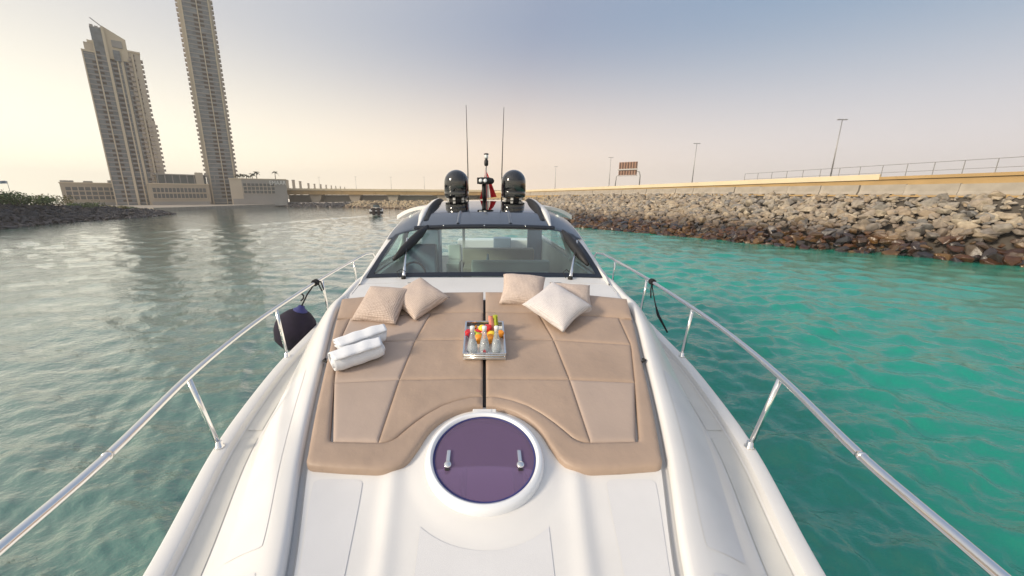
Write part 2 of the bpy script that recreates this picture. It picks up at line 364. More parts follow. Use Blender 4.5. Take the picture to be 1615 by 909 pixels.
    L(b2.outputs[0], b.inputs['Normal']); L(b2.outputs[0], b.inputs['Coat Normal'])
    cw_ = N('ShaderNodeMapRange'); cw_.inputs['To Min'].default_value = 1.0; cw_.inputs['To Max'].default_value = 0.28; L(lit_fac.outputs[0], cw_.inputs['Value']); L(cw_.outputs[0], b.inputs['Coat Weight'])
    b.inputs['Coat IOR'].default_value = 2.2; b.inputs['Coat Roughness'].default_value = 0.03; M['water'] = m
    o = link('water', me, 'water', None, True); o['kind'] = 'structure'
build_water()

# ------------------------------------------------------------------ right bank: revetment, barriers, road
BP0 = np.array([35.6, 25.6]); BD = np.array([-0.28383, 0.95888]); BN = np.array([0.95888, 0.28383])
def bl(s, off=0.0): return BP0 + BD * s + BN * off
WR = [(44.0, -12.0), (38.5, 2.0), (34.5, 12.0), (31.5, 21.5), (28.8, 26.5), (26.3, 28.8), (23.9, 32.4), (21.3, 37.5), (17.35, 43.7), (11.9, 52.2), (2.0, 72.0), (-6.5, 95.0), (-14, 113), (-25.5, 124), (-39.8, 138), (-57.6, 155)]
TR = [tuple(bl(-38)) + (4.05,), tuple(bl(-24)) + (4.1,), tuple(bl(-12)) + (4.15,), tuple(bl(-0.6)) + (4.2,), tuple(bl(6)) + (4.25,), tuple(bl(9.8)) + (4.3,), tuple(bl(14.6)) + (4.35,), tuple(bl(25)) + (4.45,),
      tuple(bl(38)) + (4.5,), tuple(bl(60)) + (4.5,), (17.0, 86.0, 4.2), (6.0, 108.0, 3.6), (-5, 127, 3.0), (-18.5, 138, 2.6), (-34.5, 150, 2.55), (-54, 166, 2.45)]
def seg_frac(poly, n):
    """resample a polyline of tuples uniformly by index into n points"""
    a = np.array(poly, float); t = np.linspace(0, len(a) - 1, n); return np.stack([np.interp(t, np.arange(len(a)), a[:, k]) for k in range(a.shape[1])], 1)
def bank(name, Wl, Tl, m, drop=0.35):
    n = len(Wl) * 4
    W_ = seg_frac([(x, y, -0.6) for x, y in Wl], n); T_ = seg_frac(Tl, n)
    rows = []
    for t in np.linspace(0, 1, 8): p = W_ * (1 - t) + T_ * t; p[:, 2] -= drop * math.sin(math.pi * min(1, t * 1.0)) * 0.8 + 0.30; rows.append(p.tolist())
    o = MB().grid(rows).build(name, m, None, True); o['kind'] = 'structure'
    return o
def rock_mesh(seed, npts=13):
    rng = random.Random(seed); bm = bmesh.new()
    for i in range(npts):
        v = Vector((rng.gauss(0, 1), rng.gauss(0, 1), rng.gauss(0, 1))).normalized()
        bm.verts.new((v.x * rng.uniform(.8, 1.05), v.y * rng.uniform(.62, .85), v.z * rng.uniform(.42, .62)))
    bmesh.ops.convex_hull(bm, input=bm.verts[:])
    for v in [v for v in bm.verts if not v.link_faces]: bm.verts.remove(v)
    bmesh.ops.bevel(bm, geom=bm.edges[:], offset=0.05, segments=1, affect='EDGES')
    me = bpy.data.meshes.new('rock'); bm.to_mesh(me); bm.free(); return me
ROCKS = [rock_mesh(100 + i) for i in range(14)]
ROCKV = []
for me in ROCKS:
    ROCKV.append((np.array([v.co[:] for v in me.vertices]), [tuple(p.vertices) for p in me.polygons]))
def rotm(a, b, c_):
    return np.array(Matrix.Rotation(a, 3, 'Z') @ Matrix.Rotation(b, 3, 'X') @ Matrix.Rotation(c_, 3, 'Y'))
def scatter_rocks(Wl, Tl, size_fn, rng, seg0, seg1, extra=0.0):
    out = []
    a = np.array([(x, y, -0.15) for x, y in Wl]); b = np.array(Tl)
    for i in range(seg0, seg1):
        L_ = 0.5 * (np.linalg.norm(a[i + 1] - a[i]) + np.linalg.norm(b[i + 1] - b[i]))
        Wd = 0.5 * (np.linalg.norm(a[i] - b[i]) + np.linalg.norm(a[i + 1] - b[i + 1]))
        s0 = size_fn(0.5 * (a[i] + b[i])); n = int(L_ * Wd / (s0 * s0 * 0.37))
        for k in range(n):
            u, t = rng.random(), rng.random() ** 0.95
            p = (a[i] * (1 - u) + a[i + 1] * u) * (1 - t) + (b[i] * (1 - u) + b[i + 1] * u) * t
            s = s0 * min(1.9, rng.lognormvariate(-0.10, 0.45)) * (1.0 if t < .85 else .8)
            out.append((p + np.array([0, 0, rng.uniform(-.1, .12) * s - .16 * max(0, t - .75) * 4]), s * 0.62, (rng.uniform(0, 6.28), rng.gauss(0.0, .45), rng.gauss(0, .45)), rng.randrange(len(ROCKS))))
    return out
def rocks_mass(lst, name, m, parent):
    V = []; F = []; k = 0
    for p, s, rt, idx in lst:
        v, f = ROCKV[idx]; vv = (v * s) @ rotm(*rt).T + p; V.append(vv); F += [tuple(i + k for i in q) for q in f]; k += len(vv)
    me = bpy.data.meshes.new(name); me.from_pydata(np.concatenate(V).tolist(), [], F); me.update()
    o = link(name, me, m, parent); o['kind'] = 'stuff'; return o
rng = random.Random(5)
rev = bank('revetment_slope', WR, TR, 'earth_dark')
near = scatter_rocks(WR, TR, lambda p: 0.64 if p[1] < 40 else 0.70, rng, 0, 10)
far = scatter_rocks(WR, TR, lambda p: 1.05, rng, 10, len(WR) - 1)
def apparent(r_):
    p, s = r_[0], r_[1]; d = np.linalg.norm(p - np.array([0, 0, CAM_H])); azm = math.degrees(math.atan2(p[0], p[1]))
    return s / d if -50 < azm < 54.2 and p[2] > 0 else 0
near.sort(key=apparent, reverse=True)
for me in ROCKS: me.materials.append(M['rock'])
for p, s, rt, idx in near[:300]:
    o = bpy.data.objects.new('rock', ROCKS[idx]); C.objects.link(o); o.parent = rev
    o.location = p; o.scale = (s, s, s); o.rotation_euler = Matrix(rotm(*rt).tolist()).to_euler()
rocks_mass(near[300:], 'rock_mass', 'rock', rev)
rocks_mass(far, 'distant_rock_mass', 'rock_far', rev)
# ground behind the revetment crest
tl = seg_frac(TR, 80); far_edge = []
g = MB(); rows = [[(p[0], p[1], p[2] - 0.25) for p in tl], [(p[0] + 40, p[1] + 25, p[2] - 0.3) for p in tl], [(p[0] + 300, p[1] + 350, 2.0) for p in tl], [(p[0] + 900, p[1] + 1000, 1.0) for p in tl]]
o = g.grid(rows).build('sandy_ground', 'sand', None, True); o['kind'] = 'structure'
# concrete barriers
def barrier_mesh():
    L_ = 3.0; prof = [(-.30, 0), (-.30, .09), (-.17, .32), (-.11, .85), (.11, .85), (.17, .32), (.30, .09), (.30, 0)]
    mb = MB(); secs = [(-L_ / 2, 0), (-1.02, 0), (-.98, .075), (-.58, .075), (-.54, 0), (.54, 0), (.58, .075), (.98, .075), (1.02, 0), (L_ / 2, 0)]
    rows = []
    for x, lift in secs: rows.append([(x, y, max(z, lift)) for y, z in prof])
    k = 0; n = len(prof)
    for r_ in rows: mb.v += r_
    for i in range(len(rows) - 1):
        for j in range(n): mb.f.append((i * n + j, i * n + (j + 1) % n, (i + 1) * n + (j + 1) % n, (i + 1) * n + j)[::-1])
    mb.f.append(tuple(range(n))); mb.f.append(tuple((len(rows) - 1) * n + j for j in reversed(range(n))))
    me = mb.mesh('barrier'); bm = bmesh.new(); bm.from_mesh(me); bmesh.ops.recalc_face_normals(bm, faces=bm.faces); bm.to_mesh(me); bm.free(); return me
bme = barrier_mesh(); bme.materials.append(M['concrete'])
hb = math.atan2(BD[1], BD[0])
brg = random.Random(11)
ORD = ['rightmost', 'second', 'third', 'fourth', 'fifth', 'sixth', 'seventh', 'eighth', 'ninth', 'tenth', 'eleventh', 'twelfth', 'thirteenth', 'fourteenth', 'fifteenth', 'sixteenth', 'seventeenth', 'eighteenth']
for i in range(33):
    s = -1.6 + i * 3.06; p = bl(s + brg.uniform(-.03, .03), brg.uniform(-.06, .06) + 0.45)
    z = interp(s, [(-38, 4.0), (0, 4.12), (26, 4.40), (60, 4.45), (100, 4.4)])
    o = bpy.data.objects.new('concrete_barrier', bme); C.objects.link(o); o.location = (p[0], p[1], z - .04); o.rotation_euler = (brg.uniform(-.012, .012), brg.uniform(-.006, .006), hb + brg.uniform(-.012, .012))
    if i == 0: lab = 'pale concrete barrier cut by the right picture edge above the rocky bank'
    elif i < len(ORD): lab = f'pale concrete barrier above the rocky bank, {ORD[i]} counted from the right picture edge'
    else: lab = 'tiny far concrete barrier at the left end of the row above the rocky bank'
    setp(o, lab, 'barrier', 'concrete barriers along the bank')
# viaduct road with parapet and railing
road = empty('viaduct', (*bl(0, 12), 0)); setp(road, 'long cream road viaduct with railing behind the concrete barriers on the right', 'viaduct')
inv = Matrix.Translation((-road.location[0], -road.location[1], 0))
def strip(s0, s1, o0, o1, z0, z1, n=2):
    mb = MB()
    for i in range(n):
        a = s0 + (s1 - s0) * i / n; b = s0 + (s1 - s0) * (i + 1) / n
        p = [bl(a, o0), bl(a, o1), bl(b, o1), bl(b, o0)]
        mb.hexa([(*q, z0) for q in p] + [(*q, z1) for q in p])
    return mb
strip(-40, 330, 12.0, 12.35, 3.2, 5.80).build('retaining_wall', 'ochre_wall', road, mtx=inv)
strip(-40, 330, 11.85, 34, 5.80, 5.98).build('deck_slab', 'asphalt', road, mtx=inv)
strip(14, 330, 11.80, 12.1, 5.82, 6.42).build('parapet', 'parapet', road, mtx=inv)
strip(-40, 13.99, 11.80, 12.1, 5.82, 6.12).build('edge_beam', 'ochre_wall', road, mtx=inv)  # ochre colour stands in for shade on the unlit stretch of parapet
for zz, rr in ((6.55, .025), (7.33, .03)):
    a = bl(-40, 12.0); b = bl(30, 12.0)
    MB().tube([(*a, zz), (*b, zz)], rr, 6).build('rail_bar', 'galv', road, mtx=inv)
pm = MB().tube([(0, 0, 0), (0, 0, 1.25)], .035, 6).mesh('post'); pm.materials.append(M['galv'])
for i in range(34):
    p = bl(-36 + i * 2.0, 12.0); o = bpy.data.objects.new('railing_post', pm); C.objects.link(o); o.parent = road; o.location = (p[0] - road.location[0], p[1] - road.location[1], 6.08)
# lamp posts on the road
def lamp_post(p, zt, label, kind=0, z0=5.9, rad=.09):
    e = empty('street_lamp', (p[0], p[1], z0)); setp(e, label, 'street lamp', 'street lamps along the road')
    h = zt - z0
    MB().tube([(0, 0, 0), (0, 0, h * .5), (0, 0, h)], [rad, rad * .8, rad * .55], 8).build('pole', 'galv', e, True)
    MB().tube([(-.3, 0, h + .02), (0, 0, h + .06), (.3, 0, h + .02)], .05, 6).build('crossarm', 'galv', e)
    for s_ in (-1, 1): MB().box((s_ * .42 - .20, -.14, h - .02), (s_ * .42 + .20, .14, h + .09)).build('lamp_head', 'galv', e, bevel=.03)
for s, lab in ((23.8, 'tallest twin headed street lamp, rightmost of the row on the viaduct'), (47.8, 'slim street lamp on the viaduct, second from the right'),
               (75.6, 'slim street lamp left of the sign gantry on the viaduct'), (107, 'slim street lamp just right of the right radar dome')):
    lamp_post(bl(s, 20), 14.05, lab)
# road-sign gantry seen from behind
gp = bl(65.5, 18); ge = empty('sign_gantry', (gp[0], gp[1], 5.9), -math.atan2(gp[0], gp[1]) - R(12)); setp(ge, 'brown ribbed back of a large road sign on curved poles', 'road sign')
mb = MB()
MB().tube([(2.9, 0, 0), (2.9, 0, 3.0), (2.6, 0, 3.9), (1.8, 0, 4.1)], .13, 8).build('pole', 'galv', ge, True)
MB().tube([(-2.7, 0, 0), (-2.55, 0, 3.0), (-2.0, 0, 3.2)], .11, 8).build('pole', 'galv', ge, True)
MB().box((-2.1, -.05, 3.2), (2.1, .05, 6.2)).build('sign_panel', 'billboard', ge)
for i in range(7): MB().box((-1.95 + i * .62, -.22, 3.25), (-1.75 + i * .62, -.052, 6.15)).build('rib', 'rib_brown', ge)
MB().box((-2.3, -.32, 4.35), (2.3, -.222, 4.65)).build('beam', 'galv', ge)
MB().box((-2.3, -.5, 3.0), (2.2, .3, 3.1)).build('catwalk', 'galv', ge)

# ------------------------------------------------------------------ far bridge, columns, small lamps
def polar(azd, r_): return (r_ * math.sin(R(azd)), r_ * math.cos(R(azd)))
bridge = empty('road_bridge', (-70, 195, 0)); setp(bridge, 'low concrete road bridge on slanted piers across the far end of the channel', 'bridge')
binv = Matrix.Translation((70, -195, 0))
pa = np.array([-112.0, 178.0]); pb = np.array([22.0, 196.0]); bdv = (pb - pa) / np.linalg.norm(pb - pa); bnv = np.array([-bdv[1], bdv[0]])
def bhex(s0, s1, w0, w1, z0a, z1a, z0b, z1b):
    P = lambda s, w_: pa + bdv * s + bnv * w_
    q = [P(s0, w0), P(s1, w0), P(s1, w1), P(s0, w1)]
    return [(*q[0], z0a), (*q[1], z0b), (*q[2], z0b), (*q[3], z0a), (*q[0], z1a), (*q[1], z1b), (*q[2], z1b), (*q[3], z1a)]
mb = MB()
for i in range(9): mb.hexa(bhex(i * 15.0, i * 15.0 + 14.9, 0, 9, 5.2 - .04 * i, 7.7 - .09 * i, 5.2 - .04 * (i + 1), 7.7 - .09 * (i + 1)))
mb.build('beam', 'ochre_wall', bridge, mtx=binv)
mb = MB().hexa(bhex(0, 135, -.3, -.01, 7.2, 8.1, 6.35, 7.3)); mb.build('parapet', 'parapet', bridge, mtx=binv)
for s in (14, 32, 50, 68, 92):
    MB().hexa([(*(pa + bdv * (s + a) + bnv * b), z) for a, b, z in ((-1, 1, .3), (1.2, 1, .3), (1.2, 7, .3), (-1, 7, .3), (-3, 1, 5.2), (3, 1, 5.2), (3, 7, 5.2), (-3, 7, 5.2))]).build('pier', 'podium_wall', bridge, mtx=binv)
MB().hexa(bhex(18, 135, 7.2, 8.8, .2, 5.0, .2, 4.8)).build('abutment_wall', 'far_city', bridge, mtx=binv)
colpx = [455.6, 465.5, 475.9, 488.5, 498, 507.6, 516, 524, 531, 538, 545]; colh = [14.5, 14.5, 12.5, 9.5, 8.5, 8, 7, 6.2, 5.4, 4.8, 4.2]
ords = ['first', 'second', 'third', 'fourth', 'fifth', 'sixth', 'seventh', 'eighth', 'ninth', 'tenth', 'last']
for i, (px, hh) in enumerate(zip(colpx, colh)):
    azd = math.degrees(math.atan((px - 764) / 607.2)); r_ = 226 + i * 3.5
    top = 4.0 + (311 - 299.5 + hh) / 607.2 * math.cos(R(azd)) * r_; wd = hh * .30 / 607 * r_ * math.cos(R(azd)) * .95
    x, y = polar(azd, r_); e = empty('pale_column', (x, y, 3.0), R(-azd)); setp(e, f'pale square column standing beyond the far bridge, {ords[i]} counted from the hotel podium', 'column', 'columns beyond the far bridge')
    MB().box((-wd * .5, -wd * .5, 0), (wd * .5, wd * .5, top - 3.0 - hh * .02)).build('shaft', 'tower_beige', e)
    MB().box((-wd * .58, -wd * .58, top - 3.0 - hh * .02), (wd * .58, wd * .58, top - 3.0)).build('cap', 'podium_grey', e)
for px, pt, lab in ((506, 281, 'faint far street lamp above the pale columns'), (563, 280.5, 'faint far street lamp above the bridge, right of the columns'), (618, 281, 'faint far street lamp above the speeding boat'), (670, 281, 'faint far street lamp left of the left radar dome')):
    azd = math.degrees(math.atan((px - 764) / 607.2)); r_ = 215
    zt = 4 + (311 - pt) / 607.2 * math.cos(R(azd)) * r_
    lamp_post(polar(azd, r_), zt, lab, z0=5.0, rad=.10)
# low far shore under the bridge and grey quay rocks
mb = MB(); mb.grid([[(-96, 172, -.4), (-75, 164, -.4), (-57, 154, -.4)], [(-97, 177, 1.5), (-76, 170, 1.6), (-57, 164, 1.9)], [(-100, 230, 1.8), (-60, 230, 2.0), (-30, 230, 2.3)]])
o = mb.build('far_shore', 'concrete', None); o['kind'] = 'structure'
far2 = scatter_rocks([(-96, 171), (-75, 163), (-57, 153)], [(-97, 177, 1.3), (-76, 170, 1.4), (-57, 164, 1.7)], lambda p: 1.0, rng, 0, 2)
rocks_mass(far2, 'far_shore_rocks', 'rock_left', o)

# ------------------------------------------------------------------ left bank
WL = [(-46, 12), (-54, 30), (-60.5, 46), (-65.0, 55.5), (-67.6, 64.5), (-67.8, 72.0), (-70, 82), (-74.0, 91.5), (-80, 97), (-96, 101)]
TL = [(-58, 8, 3.4), (-63, 27, 3.5), (-68, 44, 3.5), (-72, 56, 3.2), (-75, 66.5, 2.7), (-76, 76, 2.2), (-77.5, 86, 1.5), (-79, 91.5, .8), (-84, 94.5, .9), (-98, 97, 1.2)]
mat('bank_earth_shaded', (0.035, 0.033, 0.035), 0.95, var=0.3, vscale=0.8)  # earth colour darkened to carry the left bank's shade
lb = bank('left_bank_slope', WL, TL, 'bank_earth_shaded')
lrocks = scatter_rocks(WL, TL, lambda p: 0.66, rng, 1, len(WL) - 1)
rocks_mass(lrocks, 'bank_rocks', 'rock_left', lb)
tl = seg_frac(TL, 40)
o = MB().grid([[(p[0], p[1], p[2] - .15) for p in tl], [(p[0] - 22, p[1] + 2, p[2] + .2) for p in tl], [(p[0] - 45, p[1] + 4, 1.4) for p in tl], [(p[0] - 900, p[1] + 40, 1.0) for p in tl]], flip=False).build('left_ground', 'sand', None, True); o['kind'] = 'structure'
def shrub(x, y, z, rx, ry, h, m, label, nleaf=900, seed=0):
    rg = random.Random(seed); e = empty('shrub', (x, y, z)); setp(e, label, 'shrub', 'shrubs on the left bank')
    st = MB()
    for k in range(6):
        a = rg.uniform(0, 6.28); st.tube([(0, 0, -.1), (math.cos(a) * rx * .3, math.sin(a) * ry * .3, h * .4), (math.cos(a) * rx * .55, math.sin(a) * ry * .55, h * .75)], [.05, .035, .015], 5)
    st.build('stems', 'trunk', e)
    lobes = [(rg.uniform(-.7, .7) * rx, rg.uniform(-.7, .7) * ry, rg.uniform(.3, .75) * h, rg.uniform(.28, .5)) for k in range(9)]
    mb = MB()
    for k in range(nleaf):
        lx, ly, lz, lr = rg.choice(lobes); d = Vector((rg.gauss(0, 1), rg.gauss(0, 1), rg.gauss(0, 1))).normalized() * (rg.random() ** .4)
        c_ = Vector((lx + d.x * lr * rx, ly + d.y * lr * ry, max(.05, lz + d.z * lr * h)))
        n = (d + Vector((rg.gauss(0, .5), rg.gauss(0, .5), rg.gauss(0, .5) + .3))).normalized(); a = n.orthogonal().normalized(); b = n.cross(a); s = rg.uniform(.10, .22)
        th = rg.uniform(0, 3.14); a2 = a * math.cos(th) + b * math.sin(th); b2 = n.cross(a2)
        mb.add([c_ - a2 * s, c_ + b2 * s * .5, c_ + a2 * s, c_ - b2 * s * .5], [(0, 1, 2, 3)])
    mb.build('foliage', m, e)
sh = [(-69, 44, 3.0, 3.8, 3.4, 2.1, 'leaf_green', 'dense green shrub at the left picture edge on the left bank'),
      (-69.5, 50, 3.0, 3.4, 3.2, 2.3, 'leaf_green', 'tall dark green shrub second from the left picture edge'),
      (-72, 54.5, 2.9, 3.4, 3.0, 2.4, 'leaf_green', 'tallest dark shrub just left of the waving flag'),
      (-72.5, 59, 2.6, 3.4, 3.0, 2.2, 'leaf_green', 'green shrub directly under the waving flag'),
      (-74.5, 63, 2.4, 3.2, 3.0, 2.0, 'leaf_green', 'bright green shrub sloping down right of the flag'),
      (-75.5, 67.5, 2.2, 3.0, 2.8, 2.1, 'leaf_olive', 'yellowish shrub beside the left end of the long low building'),
      (-75.5, 72.5, 1.8, 3.2, 2.6, 1.3, 'leaf_green', 'low green scrub below the long low building'),
      (-77, 78, 1.4, 3.0, 2.6, 1.0, 'leaf_olive', 'low dry scrub in front of the stepped tower'),
      (-78, 84, 1.1, 2.6, 2.2, .8, 'leaf_green', 'last small green scrub toward the tip of the left bank')]
for i, a in enumerate(sh): shrub(*a, nleaf=1500 if i < 5 else 800, seed=40 + i)
fp = empty('flag_pole', (-78, 63.5, 2.2)); setp(fp, 'dark flag waving on a thin pole above the left bank shrubs', 'flag')
MB().tube([(0, 0, 0), (0, 0, 4.35)], .035, 6).build('pole', 'galv', fp)
rows = [[(-.05 - 1.5 * u, .18 * math.sin(u * 7), 4.3 - .45 * v + .12 * u + .06 * math.sin(u * 6)) for u in np.linspace(0, 1, 12)] for v in (0, 1)]
MB().grid(rows).build('flag_cloth', 'interior_blue', fp, True)

# ------------------------------------------------------------------ towers and podium
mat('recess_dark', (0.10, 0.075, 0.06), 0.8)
def tower(name, label, azc, r_, blocks, floors, recess, balc, mull, cap):
    x, y = polar(azc, r_); e = empty(name, (x, y, 1.0), R(-azc)); setp(e, label, 'tower')
    for nm, m, u0, u1, y0, y1, z1 in blocks: MB().box((u0, y0, 0), (u1, y1, z1)).build(nm, m, e)
    for u0, u1, yf, zt, n in floors:
        me = MB().box((u0, yf - .10, -.16), (u1, yf - .003, .16)).mesh('band'); me.materials.append(M['tower_band'])
        for i in range(n):
            o = bpy.data.objects.new('floor_band', me); C.objects.link(o); o.parent = e; o.location = (0, 0, (i + .5) * zt / n)
    for u0, u1, yf, zt, n in recess:
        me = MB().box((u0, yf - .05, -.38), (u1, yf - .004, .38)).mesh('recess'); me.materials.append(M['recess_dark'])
        for i in range(n):
            if (i * 7 + int(u0 * 10)) % 9 == 0: continue
            o = bpy.data.objects.new('balcony_opening', me); C.objects.link(o); o.parent = e; o.location = (0, 0, (i + 1) * zt / n)
    for u, wd, y0, zt in mull: MB().box((u - wd / 2, y0 - .35, 0), (u + wd / 2, y0 - .004, zt)).build('pilaster', 'tower_cream', e)
    for u0, u1, y0, y1, za, zb, n in balc:
        mb = MB().box((u0, y0, 0), (u1, y1, .16)); mb.box((u0 + .004, y0 + .004, .161), (u1 - .004, y0 + .1, .75))
        sgn = 1 if u1 > 0 else -1; ue = u1 if sgn > 0 else u0
        mb.box((min(ue, ue - sgn * .1), y0 + .11, .161), (max(ue, ue - sgn * .1), y1 - .004, .75)); me = mb.mesh('balcony'); me.materials.append(M['balcony'])
        for i in range(n):
            o = bpy.data.objects.new('balcony', me); C.objects.link(o); o.parent = e; o.location = (0, 0, za + (zb - za) * i / n)
    cap(e)
    return e
def cap1(e):
    MB().hexa([(-1.4, .3, 51), (4.2, .6, 51), (4.2, 7, 51), (-1.4, 7, 51), (-1.4, .3, 61.3), (4.2, .6, 58.2), (4.2, 7, 58.2), (-1.4, 7, 61.3)]).build('crown_wall', 'tower_cream', e)
    MB().box((.3, .2, 55.0), (3.0, .5, 57.3)).build('crown_recess', 'podium_grey', e)
    MB().box((.2, -.05, 50.5), (2.0, .25, 54.0)).build('crown_glazing', 'tower_glass', e)
    for u in (-4.5, -3.3, -2.2): MB().box((u, .0, 60.2), (u + .9, 2, 61.0 + (u + 4.5) * -.2)).build('roof_fin', 'podium_grey', e)
    MB().box((-7.9, -.15, 52.0), (-4.5, 1.0, 52.6)).build('roof_ledge', 'tower_cream', e)
    MB().box((-7.0, .6, 52.6), (-4.7, 3.0, 55.2)).build('roof_room', 'tower_beige', e)
    MB().box((-6.0, .5, 55.2), (-4.7, 2.0, 56.0)).build('roof_room', 'tower_cream', e)
    MB().box((1.8, .7, 54.4), (7.6, 8, 55.0)).build('roof_slab', 'tower_cream', e)
    MB().tube([(-1.2, 1, 61), (-4.0, 1, 63.3)], .16, 6).build('crane_jib', 'galv', e)
tower('stepped_tower', 'tall residential tower with stepped cream crown on the far left', -41.6, 200,
      [('glass_block', 'tower_glass', -7.85, -1.4, 0, 11, 52.3), ('blue_crown', 'tower_glass', -4.6, -1.4, .05, 8, 60.4), ('glass_block', 'tower_glass', -1.4, 1.9, .5, 11, 50.5),
       ('wall_block', 'tower_beige', 1.9, 7.4, .9, 12, 54.4), ('stepped_block', 'tower_beige', 5.9, 8.1, .4, 12, 31.5), ('glass_strip', 'tower_glass', 2.6, 3.6, .8, 3, 53.5)],
      [(-7.85, -1.75, 0, 52.3, 32), (-1.0, 1.6, .5, 50.5, 31), (2.6, 5.8, .8, 53.5, 33)],
      [(-4.2, -3.2, 0, 52.3, 32), (-5.7, -4.8, 0, 52.3, 32), (-.6, .6, .5, 50.5, 31), (3.0, 3.8, .8, 53.5, 33), (5.6, 5.85, .9, 53.5, 33)], [(7.2, 8.0, 1.4, 3.4, 31.8, 53.5, 13), (7.6, 8.7, .9, 3.0, 8, 31.0, 14), (6.0, 6.9, -.1, .35, 8, 30.5, 14), (3.9, 4.6, .1, .75, 8, 53, 27)],
      [(-7.7, .35, 0, 52.6), (-4.5, .35, 0, 56), (-1.4, .75, 0, 61.0), (.9, .4, .5, 51), (2.1, .7, .8, 55), (5.2, .5, .85, 54)], cap1)
def cap2(e): MB().box((-4.6, .3, 92), (5.0, 9, 97)).build('crown_wall', 'tower_cream', e)
tower('slender_tower', 'slender glass tower that rises out of the picture, right of the stepped tower', -34.0, 200,
      [('glass_block', 'tower_glass', -3.9, 4.75, 0, 10, 92), ('side_wing', 'tower_beige', -5.3, -4.3, .5, 10, 91), ('side_wing', 'tower_beige', 4.75, 5.5, .5, 10, 91)],
      [(-3.85, 4.3, 0, 92, 58)], [(-.9, .5, 0, 92, 58), (1.0, 2.3, 0, 92, 58)], [(-5.9, -5.0, .8, 2.6, 12, 91, 46), (5.3, 6.1, .8, 2.8, 12, 91, 46)],
      [(-4.1, .5, 0, 93), (.75, .3, 0, 93), (4.6, .4, 0, 93)], cap2)
def podium(name, label, az0, az1, r_, zt, rows, cols, m, extra=None, margin=.06, zb=.25):
    azc = (az0 + az1) / 2; hw = r_ * math.tan(R((az1 - az0) / 2)); x, y = polar(azc, r_)
    e = empty(name, (x, y, .9), R(-azc)); setp(e, label, 'building')
    MB().box((-hw, 0, 0), (hw, 14, zt - .9)).build('wall', m, e)
    H_ = zt - .9; z0 = H_ * zb; z1 = H_ * .86; W_ = 2 * hw * (1 - 2 * margin)
    cw = W_ / cols; ch = (z1 - z0) / rows
    fr = MB()
    pane = MB().box((-.40 * cw, -.03, -.36 * ch), (.40 * cw, -.003, .36 * ch)).mesh('window'); pane.materials.append(M['window_dark'])
    sill = MB().box((-.46 * cw, -.22, -.46 * ch), (.46 * cw, -.031, -.38 * ch)).mesh('sill'); sill.materials.append(M['tower_beige'])
    post = MB().box((-.07 * cw, -.22, -.5 * ch), (.07 * cw, -.031, .5 * ch)).mesh('post'); post.materials.append(M['tower_beige'])
    rr_ = random.Random(zt)
    for i in range(rows):
        for j in range(cols):
            px_, pz_ = -W_ / 2 + (j + .5) * cw, z0 + (i + .5) * ch
            o = bpy.data.objects.new('window', pane); C.objects.link(o); o.parent = e; o.location = (px_, 0, pz_)
            s_ = bpy.data.objects.new('sill', sill); C.objects.link(s_); s_.parent = o
        
    for i in range(rows):
        for j in range(cols + 1):
            if rr_.random() < .7:
                o = bpy.data.objects.new('mullion', post); C.objects.link(o); o.parent = e; o.location = (-W_ / 2 + j * cw, 0, z0 + (i + .5) * ch)
    MB().box((-hw - .2, -.25, H_ - .004), (hw + .2, 14.2, H_ + .35)).build('parapet', 'tower_cream', e)
    MB().box((-hw + .5, -.8, -.5), (hw - .5, -.01, H_ * zb * .55)).build('arcade', 'podium_grey', e)
    if extra: extra(e, hw, H_)
    return e
podium('low_building', 'long low beige building with three window rows left of the stepped tower', -47.6, -42.9, 206, 8.9, 3, 9, 'podium_wall',
       lambda e, hw, H_: [MB().box((-hw + a, 1, H_ + .35), (-hw + b, 6, H_ + c_)).build('roof_box', 'podium_grey', e) for a, b, c_ in ((.2, 3.5, 1.0), (6, 8.5, .9), (12.5, 16, 1.3))])
def pod2(e, hw, H_):
    MB().box((-hw + 3, 2, H_ + .35), (hw - .5, 10, H_ + 3.6)).build('dark_terrace', 'terrace', e)
    MB().box((-hw + 2.4, 1.6, H_ + 3.6), (hw, 11, H_ + 4.0)).build('terrace_roof', 'podium_grey', e)
    for i in range(9): MB().box((-hw + 3.2 + i * 2.3, 1.75, H_ + .36), (-hw + 3.5 + i * 2.3, 1.99, H_ + 3.59)).build('terrace_post', 'podium_grey', e)
    MB().box((hw - 4, 1, H_ + .35), (hw - 1.4, 6, H_ + 4.8)).build('stair_core', 'tower_beige', e)
podium('podium_building', 'low beige podium with window grid joining the two towers', -41.0, -35.4, 197, 8.9, 2, 14, 'podium_wall', pod2, zb=.30)
def pod3(e, hw, H_):
    cu = bpy.data.curves.new('t', 'FONT'); cu.body = 'EMAAR'; cu.size = 2.3; cu.extrude = .08; cu.align_x = 'CENTER'
    t = bpy.data.objects.new('t', cu); C.objects.link(t); dg = bpy.context.evaluated_depsgraph_get()
    me = bpy.data.meshes.new_from_object(t.evaluated_get(dg)); bpy.data.objects.remove(t)
    me.transform(Matrix.Translation((hw - 3.3, -.35, H_ - 2.0)) @ Matrix.Diagonal((.86, 1, 1, 1)) @ Matrix.Rotation(R(90), 4, 'X'))
    link('sign_lettering', me, 'letters', e)
    MB().box((-hw, -.06, 0), (-hw + 4.3, -.004, H_)).build('cream_panel', 'tower_beige', e)
podium('podium_building', 'grey podium block with palms on its roof and white lettering at its corner', -33.3, -27.05, 190, 11.2, 3, 8, 'podium_grey', pod3, margin=.22, zb=.42)
